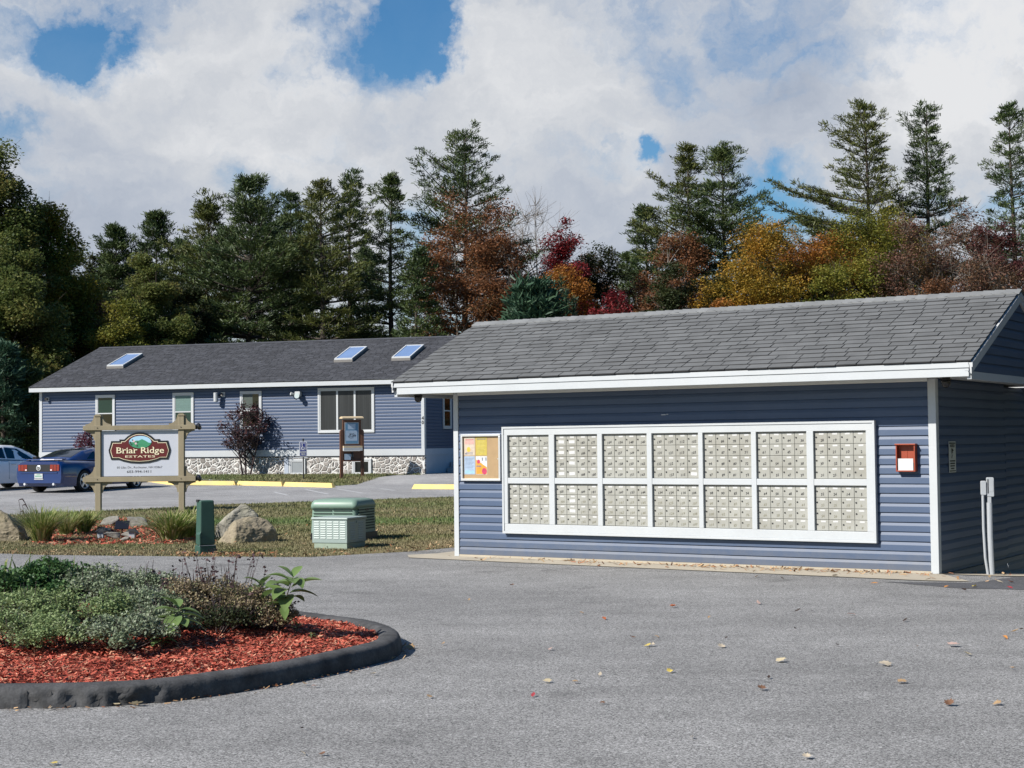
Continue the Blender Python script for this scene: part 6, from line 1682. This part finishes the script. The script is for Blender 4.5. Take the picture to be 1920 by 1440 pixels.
for i, (px, Y, rad, h, n, m, lb) in enumerate([(5, 12.9, .22, .60, 16, 'grass', 'tall yellow green iris leaves at the left edge'), (42, 12.95, .14, .62, 8, 'grass', 'few tall iris leaves rising above the mint'), (135, 13.0, .16, .52, 8, 'grass', 'slim arching leaves above the mint clump'), (215, 12.9, .2, .48, 16, 'aster', 'thin dry stalks against the road')]):
    x = spot(px, Y); tuft('iris_leaves', lb, 'plant', (x, Y, iz(x, Y)), blades(n, rad, h, 800+i, wid=.028 if i < 3 else .004), LF[m], 'tall leaves in the island')
for i, (px, py, s, lb) in enumerate([(428, 1194, .05, 'little pale pebble at the edge of the mulch'), (452, 1193, .08, 'flat stone at the edge of the mulch under the asters')]):
    p = gnd(px, py); z = iz(p.x, p.y*.958); r = random.Random(90+i)
    boulder(lb, (p.x*.958, p.y*.958, z), [(r.uniform(-1, 1)*s*.8, r.uniform(-.7, .7)*s*.7, r.uniform(-.3, .35)*s) for k in range(14)], mt['stone'], 30+i, .005, name='pebble', cat='stone', group='pebbles on the mulch', cuts=2)
# ================================================================== grass on the verge and lawn
def grass_patch(name, poly, n, h, seed, avoid=()):
    g = np.random.default_rng(seed); r = random.Random(seed); P = np.array([(x, y, gz(x, y)) for x, y in scatter(poly, n, r)])
    a = g.uniform(0, 2*np.pi, n); ln = g.normal(0, .45, n); H = h*g.uniform(.4, 1.25, n); w = .0042*g.uniform(.7, 1.6, n)*(1+P[:, 1]/40)
    d = np.stack([np.cos(a)*np.sin(ln), np.sin(a)*np.sin(ln), np.cos(ln)], 1); s = np.stack([-np.sin(a), np.cos(a), 0*a], 1)
    V = np.stack([P-s*w[:, None], P+s*w[:, None], P+d*H[:, None]], 1)
    o = link(bpy.data.objects.new(name, quads_mesh(name, V, 3, mt['blades']))); tag(o, kind='stuff'); return o
verge = [tuple(gnd(*q))[:2] for q in [(-60, 1037), (0, 1038), (81, 1041), (366, 1044), (583, 1045), (690, 1039), (780, 1034), (852, 1027), (980, 1010), (980, 928), (852, 932), (409, 946.7), (369, 949.6), (190, 958), (-60, 969)]]
near_v = [p for p in verge]
def band(a, b): return clip(clip(verge, 0, 1, a), 0, -1, -b)
for a, b, n, h in ((20, 25.5, 60000, .034), (25.5, 31, 60000, .04), (31, 46, 60000, .05)):
    pl = band(a, b)
    if len(pl) > 2: grass_patch('grass', pl, n, h, int(a))
front = [tuple(gnd(*q))[:2] for q in [(200, 902), (262, 904), (350, 905.5), (445, 907), (533, 909), (627, 912), (665, 909), (702, 905), (745, 898), (786, 891)]]+[tuple(OH+eH*(HL-.1)+nH*.05), tuple(OH+eH*0+nH*.05), tuple(OH-eH*3+nH*.05)]
grass_patch('grass', front, 26000, .07, 77)
# ================================================================== fallen leaves
def leaf_shape(kind, s, seed):
    r = random.Random(seed)
    if kind == 'maple': ang = [(-90, .45), (-55, .62), (-40, .9), (-12, .68), (5, .98), (28, .74), (55, 1.0), (72, .76), (90, 1.1), (108, .76), (125, 1.0), (152, .74), (175, .96), (192, .66), (220, .88), (235, .6)]
    else: ang = [(-90, 1.05), (-60, .62), (-25, .50), (10, .46), (45, .58), (70, .72), (90, 1.15), (110, .72), (135, .58), (170, .46), (205, .50), (240, .62)]
    cu, cv = r.uniform(-.25, .75), r.uniform(-.25, .3)
    P = [(math.cos(R(a))*q*s*r.uniform(.88, 1.1), math.sin(R(a))*q*s*r.uniform(.9, 1.1)) for a, q in ang]
    f = lambda x, y: (x, y, .012+cu*abs(x)**1.3*1.3*(s**-.3)*.55+cv*(y*y)/s*.8+r.uniform(0, .07)*s)
    V = [f(x, y) for x, y in P]+[f(x*.5, y*.5) for x, y in P]+[(0, 0, .010)]; n = len(P)
    F = [(i, (i+1) % n, n+(i+1) % n, n+i) for i in range(n)]+[(n+i, n+(i+1) % n, 2*n) for i in range(n)]
    return V, F
LC = dict(pale=(.46, .39, .29), cream=(.50, .42, .27), tan=(.36, .24, .13), pinkish=(.46, .32, .27), rust=(.33, .10, .04), crimson=(.34, .05, .06), dark=(.05, .035, .028), brown=(.16, .085, .05), yellow=(.55, .42, .10), orange=(.50, .22, .06))
lm = {k: LEAFM('leaf_'+k, [[v*.8 for v in c], list(c), [min(.8, v*1.15) for v in c]], .15, .65, .5, 30) for k, c in LC.items()}
FL = [(1261, 1141, 'rust', 9), (1422, 1134, 'pinkish', 9), (1496, 1149, 'dark', 8), (1523, 1149, 'dark', 7), (1597, 1155, 'rust', 11), (1698, 1167, 'dark', 9), (1490, 1182, 'dark', 5), (1231, 1197, 'tan', 9), (1225, 1213, 'pale', 9), (1352, 1216, 'pale', 11), (1362, 1199, 'dark', 5),
      (1785, 1214, 'pinkish', 17), (1814, 1231, 'cream', 12), (1462, 1243, 'cream', 15), (1659, 1250, 'pale', 17), (1256, 1263, 'yellow', 9), (1442, 1274, 'dark', 8), (1428, 1296, 'brown', 12), (1691, 1283, 'tan', 13), (1899, 1257, 'tan', 8), (1781, 1325, 'brown', 14), (1871, 1324, 'tan', 12),
      (1885, 1199, 'orange', 9), (1904, 1188, 'tan', 10), (1916, 1184, 'dark', 6), (1781, 1177, 'dark', 5), (1298, 1387, 'pale', 8), (1512, 1425, 'pale', 12), (1641, 1096, 'orange', 9), (1774, 1103, 'orange', 7), (1807, 1109, 'dark', 7), (1894, 1104, 'crimson', 8), (1874, 1093, 'pale', 10), (1894, 1094, 'rust', 9),
      (1419, 1084, 'tan', 7), (1466, 1087, 'dark', 6), (1566, 1083, 'pale', 8), (1827, 1102, 'yellow', 10), (1033, 1221, 'pinkish', 9), (1215, 1214, 'yellow', 10), (832, 1211, 'tan', 8), (1027, 1282, 'cream', 12), (1078, 1283, 'tan', 9), (1125, 1269, 'pale', 9), (1000, 1308, 'crimson', 10), (805, 1311, 'tan', 9), (567, 1371, 'dark', 8),
      (567, 1418, 'pale', 10), (605, 1419, 'brown', 9), (100, 1437, 'yellow', 12), (1133, 1163, 'rust', 9), (1090, 1152, 'tan', 6), (1330, 1160, 'tan', 6), (880, 1128, 'tan', 6), (960, 1100, 'brown', 6), (1185, 1198, 'brown', 8), (700, 1268, 'pale', 9), (768, 1218, 'tan', 13), (590, 1291, 'pinkish', 10), (572, 1287, 'tan', 9), (215, 1324, 'cream', 17), (256, 1326, 'cream', 16), (95, 1332, 'pale', 9), (1570, 1213, 'dark', 6), (1720, 1216, 'brown', 6), (1420, 1262, 'dark', 5), (1130, 1322, 'brown', 7), (930, 1252, 'dark', 6)]
colx = [(0, 'in front of the mulch island'), (900, 'below the far left mailboxes'), (1040, 'below the second mailbox column'), (1130, 'below the third mailbox column'), (1225, 'below the middle mailbox column'), (1318, 'below the fifth mailbox column'), (1420, 'below the sixth mailbox column'), (1525, 'below the far right mailboxes'), (1640, 'below the red leaflet box'), (1745, 'below the right corner post'), (1830, 'by the right edge')]
for i, (px, py, c, s) in enumerate(FL):
    p = gnd(px, py); sz = s*p.y/FPX*.82; kind = 'maple' if s > 11 or i % 3 == 0 else 'oval'
    V, F = leaf_shape(kind, sz, i); mb = MB(); mb.poly(V, F, lm[c]); mb.smooth = True; o = mb.build('fallen_leaf', None, fix=False)
    o.location = (p.x, p.y, p.z+.004+sz*.16); o.rotation_euler = (rnd.uniform(.0, .40), rnd.uniform(-.3, .3), rnd.uniform(-.8, .8) if rnd.random() < .6 else rnd.uniform(0, 6.28))
    where = [n for x, n in colx if px >= x][-1]; row = 'close to the shelter' if py < 1120 else ('half way out' if py < 1235 else 'far out')
    size = 'big' if s >= 14 else ('small' if s < 8 else 'curled')
    tag(o, '%s %s fallen leaf %s, %s' % (size, {'pale': 'pale buff', 'dark': 'blackish'}.get(c, c), where, row), 'leaf', 'fallen leaves on the asphalt')
same = {}
for o in COL.objects:
    if o.get('group') == 'fallen leaves on the asphalt': same.setdefault(o['label'], []).append(o)
for lb, L in same.items():
    if len(L) > 1:
        L.sort(key=lambda o: o.location.y)
        for o, w in zip(L, ('nearer one', 'farther one') if len(L) == 2 else ('nearest one', 'middle one', 'farthest one')): o['label'] = lb+', '+w
# drifts of leaf litter along the wall foot and the verge
P = []
for k in range(420):
    u = rnd.triangular(-.2, 8.2, 5.4); w = abs(rnd.gauss(0, .22))+.03 if u < 7 else rnd.uniform(-1.2, .8); q = OS+eS*u+nS*w
    if u > SL-.05 and w < 0: zz = (w*.062)
    else: zz = 0
    P.append((q.x, q.y, zz+rnd.uniform(.016, .03)))
chips('leaf_litter', P, .03, .085, LF['dry'], .35, 21)
P = []
for k in range(900):
    px = rnd.uniform(330, 520) if rnd.random() < .5 else rnd.uniform(0, 850)
    e = gnd(px, np.interp(px, [0, 81, 366, 583, 690, 780, 852], [1038, 1041, 1044, 1045, 1039, 1034, 1027])-abs(rnd.gauss(0, 3))+rnd.uniform(-1, 1.5)); P.append((e.x, e.y, e.z+rnd.uniform(.01, .05)))
for k in range(500):
    x, y = rnd.choice(verge); q = gnd(rnd.uniform(0, 850), rnd.uniform(955, 1040)); P.append((q.x, q.y, q.z+.05))
chips('leaf_litter', P, .02, .07, LF['dry'], .4, 22)
P = []
for k in range(500):
    i = rnd.randrange(nI); a = Vector(isl[i]); 
    if a.y > 13 or a.x < -3.9: continue
    td = (Vector(isl[(i+2) % nI])-Vector(isl[i-2])).normalized(); q = a-Vector((-td.y, td.x))*abs(rnd.gauss(0, .05)); P.append((q.x, q.y, rnd.uniform(.008, .02)))
chips('kerb_litter', P, .012, .045, LF['dry'], .2, 23)
# ================================================================== sky and sun
world = bpy.data.worlds.new('World'); SC.world = world; world.use_nodes = True
nt = world.node_tree; nt.nodes.clear()
EL = R(38); AZ = R(57)
sdir = Vector((-math.sin(AZ)*math.cos(EL), -math.cos(AZ)*math.cos(EL), math.sin(EL)))
st = nt.nodes.new('ShaderNodeTexSky'); st.sky_type = 'NISHITA'; st.sun_disc = False
st.sun_elevation = EL; st.sun_rotation = math.atan2(sdir.x, sdir.y); st.air_density = 1.; st.dust_density = .5; st.ozone_density = 2.5
bg = nt.nodes.new('ShaderNodeBackground'); bg.inputs[1].default_value = .052
hs = nt.nodes.new('ShaderNodeHueSaturation'); hs.inputs['Saturation'].default_value = 1.5; hs.inputs['Value'].default_value = 1.38; nt.links.new(st.outputs[0], hs.inputs['Color']); nt.links.new(hs.outputs[0], bg.inputs[0])
dirv = nt.nodes.new('ShaderNodeTexCoord').outputs['Generated']
wn = NOISE(nt, dirv, 8, 8, .62)
wv = nt.nodes.new('ShaderNodeVectorMath'); wv.operation = 'MULTIPLY_ADD'; nt.links.new(wn.outputs[1], wv.inputs[0]); wv.inputs[1].default_value = (.18, .18, .18); nt.links.new(dirv, wv.inputs[2])
WV = wv.outputs[0]
mp = nt.nodes.new('ShaderNodeMapping'); mp.inputs['Scale'].default_value = (1, 1, 1.9); nt.links.new(WV, mp.inputs[0])
n1 = NOISE(nt, mp.outputs[0], 5.5, 9, .58); n2 = NOISE(nt, mp.outputs[0], 10, 9, .6); n3 = NOISE(nt, mp.outputs[0], 3.2, 4, .5)
def bumps(L):
    tot = None
    for px, py, rp, a in L:
        d = ray(px, py).normalized(); v = nt.nodes.new('ShaderNodeVectorMath'); v.operation = 'DISTANCE'; nt.links.new(WV, v.inputs[0]); v.inputs[1].default_value = tuple(d+Vector((.09, .09, .09)))
        k = MR(nt, v.outputs['Value'], rp/FPX, 0, 0, a, True); tot = k if tot is None else MATH(nt, 'ADD', tot, k)
    return tot
sx = nt.nodes.new('ShaderNodeSeparateXYZ'); nt.links.new(dirv, sx.inputs[0])
cover = MATH(nt, 'ADD', MATH(nt, 'ADD', n1.outputs[0], MR(nt, sx.outputs[1], .35, .8, -.30, .15)),
             bumps([(790, 15, 175, -.38), (650, 60, 150, -.26), (880, 60, 120, -.2), (225, 40, 170, -.30), (30, 250, 150, -.16), (1190, 285, 55, -.30), (1465, 355, 130, -.20), (560, 400, 120, -.10), (780, 470, 130, -.2), (1700, 300, 150, .12), (1000, 120, 240, .14), (330, 230, 320, .12)]))
mask = MATH(nt, 'MAXIMUM', MR(nt, cover, .38, .68, 0, 1, True), MR(nt, sx.outputs[1], .6, .9, 0, .10))
br = MATH(nt, 'ADD', MATH(nt, 'ADD', MATH(nt, 'MULTIPLY', n2.outputs[0], .6), MATH(nt, 'MULTIPLY', n3.outputs[0], .4)),
          bumps([(1820, 60, 330, .26), (420, 130, 320, .10), (1000, 200, 300, .10), (120, 60, 160, .12), (1430, 150, 320, -.14), (180, 400, 330, -.12), (120, 200, 220, -.06), (1160, 320, 120, .16), (640, 230, 200, .07), (1000, 380, 300, -.04)]))
cc_ = RAMP(nt, br, [(.30, (.44, .50, .61)), (.45, (.56, .61, .70)), (.58, (.70, .73, .78)), (.74, (.90, .91, .93))])
bc = nt.nodes.new('ShaderNodeBackground'); bc.inputs[1].default_value = .60; nt.links.new(cc_, bc.inputs[0])
mx = nt.nodes.new('ShaderNodeMixShader'); nt.links.new(mask, mx.inputs[0]); nt.links.new(bg.outputs[0], mx.inputs[1]); nt.links.new(bc.outputs[0], mx.inputs[2])
ow = nt.nodes.new('ShaderNodeOutputWorld'); nt.links.new(mx.outputs[0], ow.inputs[0])
sun = bpy.data.objects.new('sun', bpy.data.lights.new('sun', 'SUN')); COL.objects.link(sun)
sun.data.energy = 5.0; sun.data.angle = R(.6); sun.data.color = (1, .955, .89)
sun.rotation_euler = (-sdir).to_track_quat('-Z', 'Y').to_euler()
SC.view_settings.view_transform = 'Standard'; SC.view_settings.look = 'None'; SC.view_settings.exposure = .55; SC.view_settings.gamma = 1
SC.view_settings.use_curve_mapping = False
SC.cycles.max_bounces = 6; SC.cycles.transparent_max_bounces = 8
SC.cycles.use_denoising = True
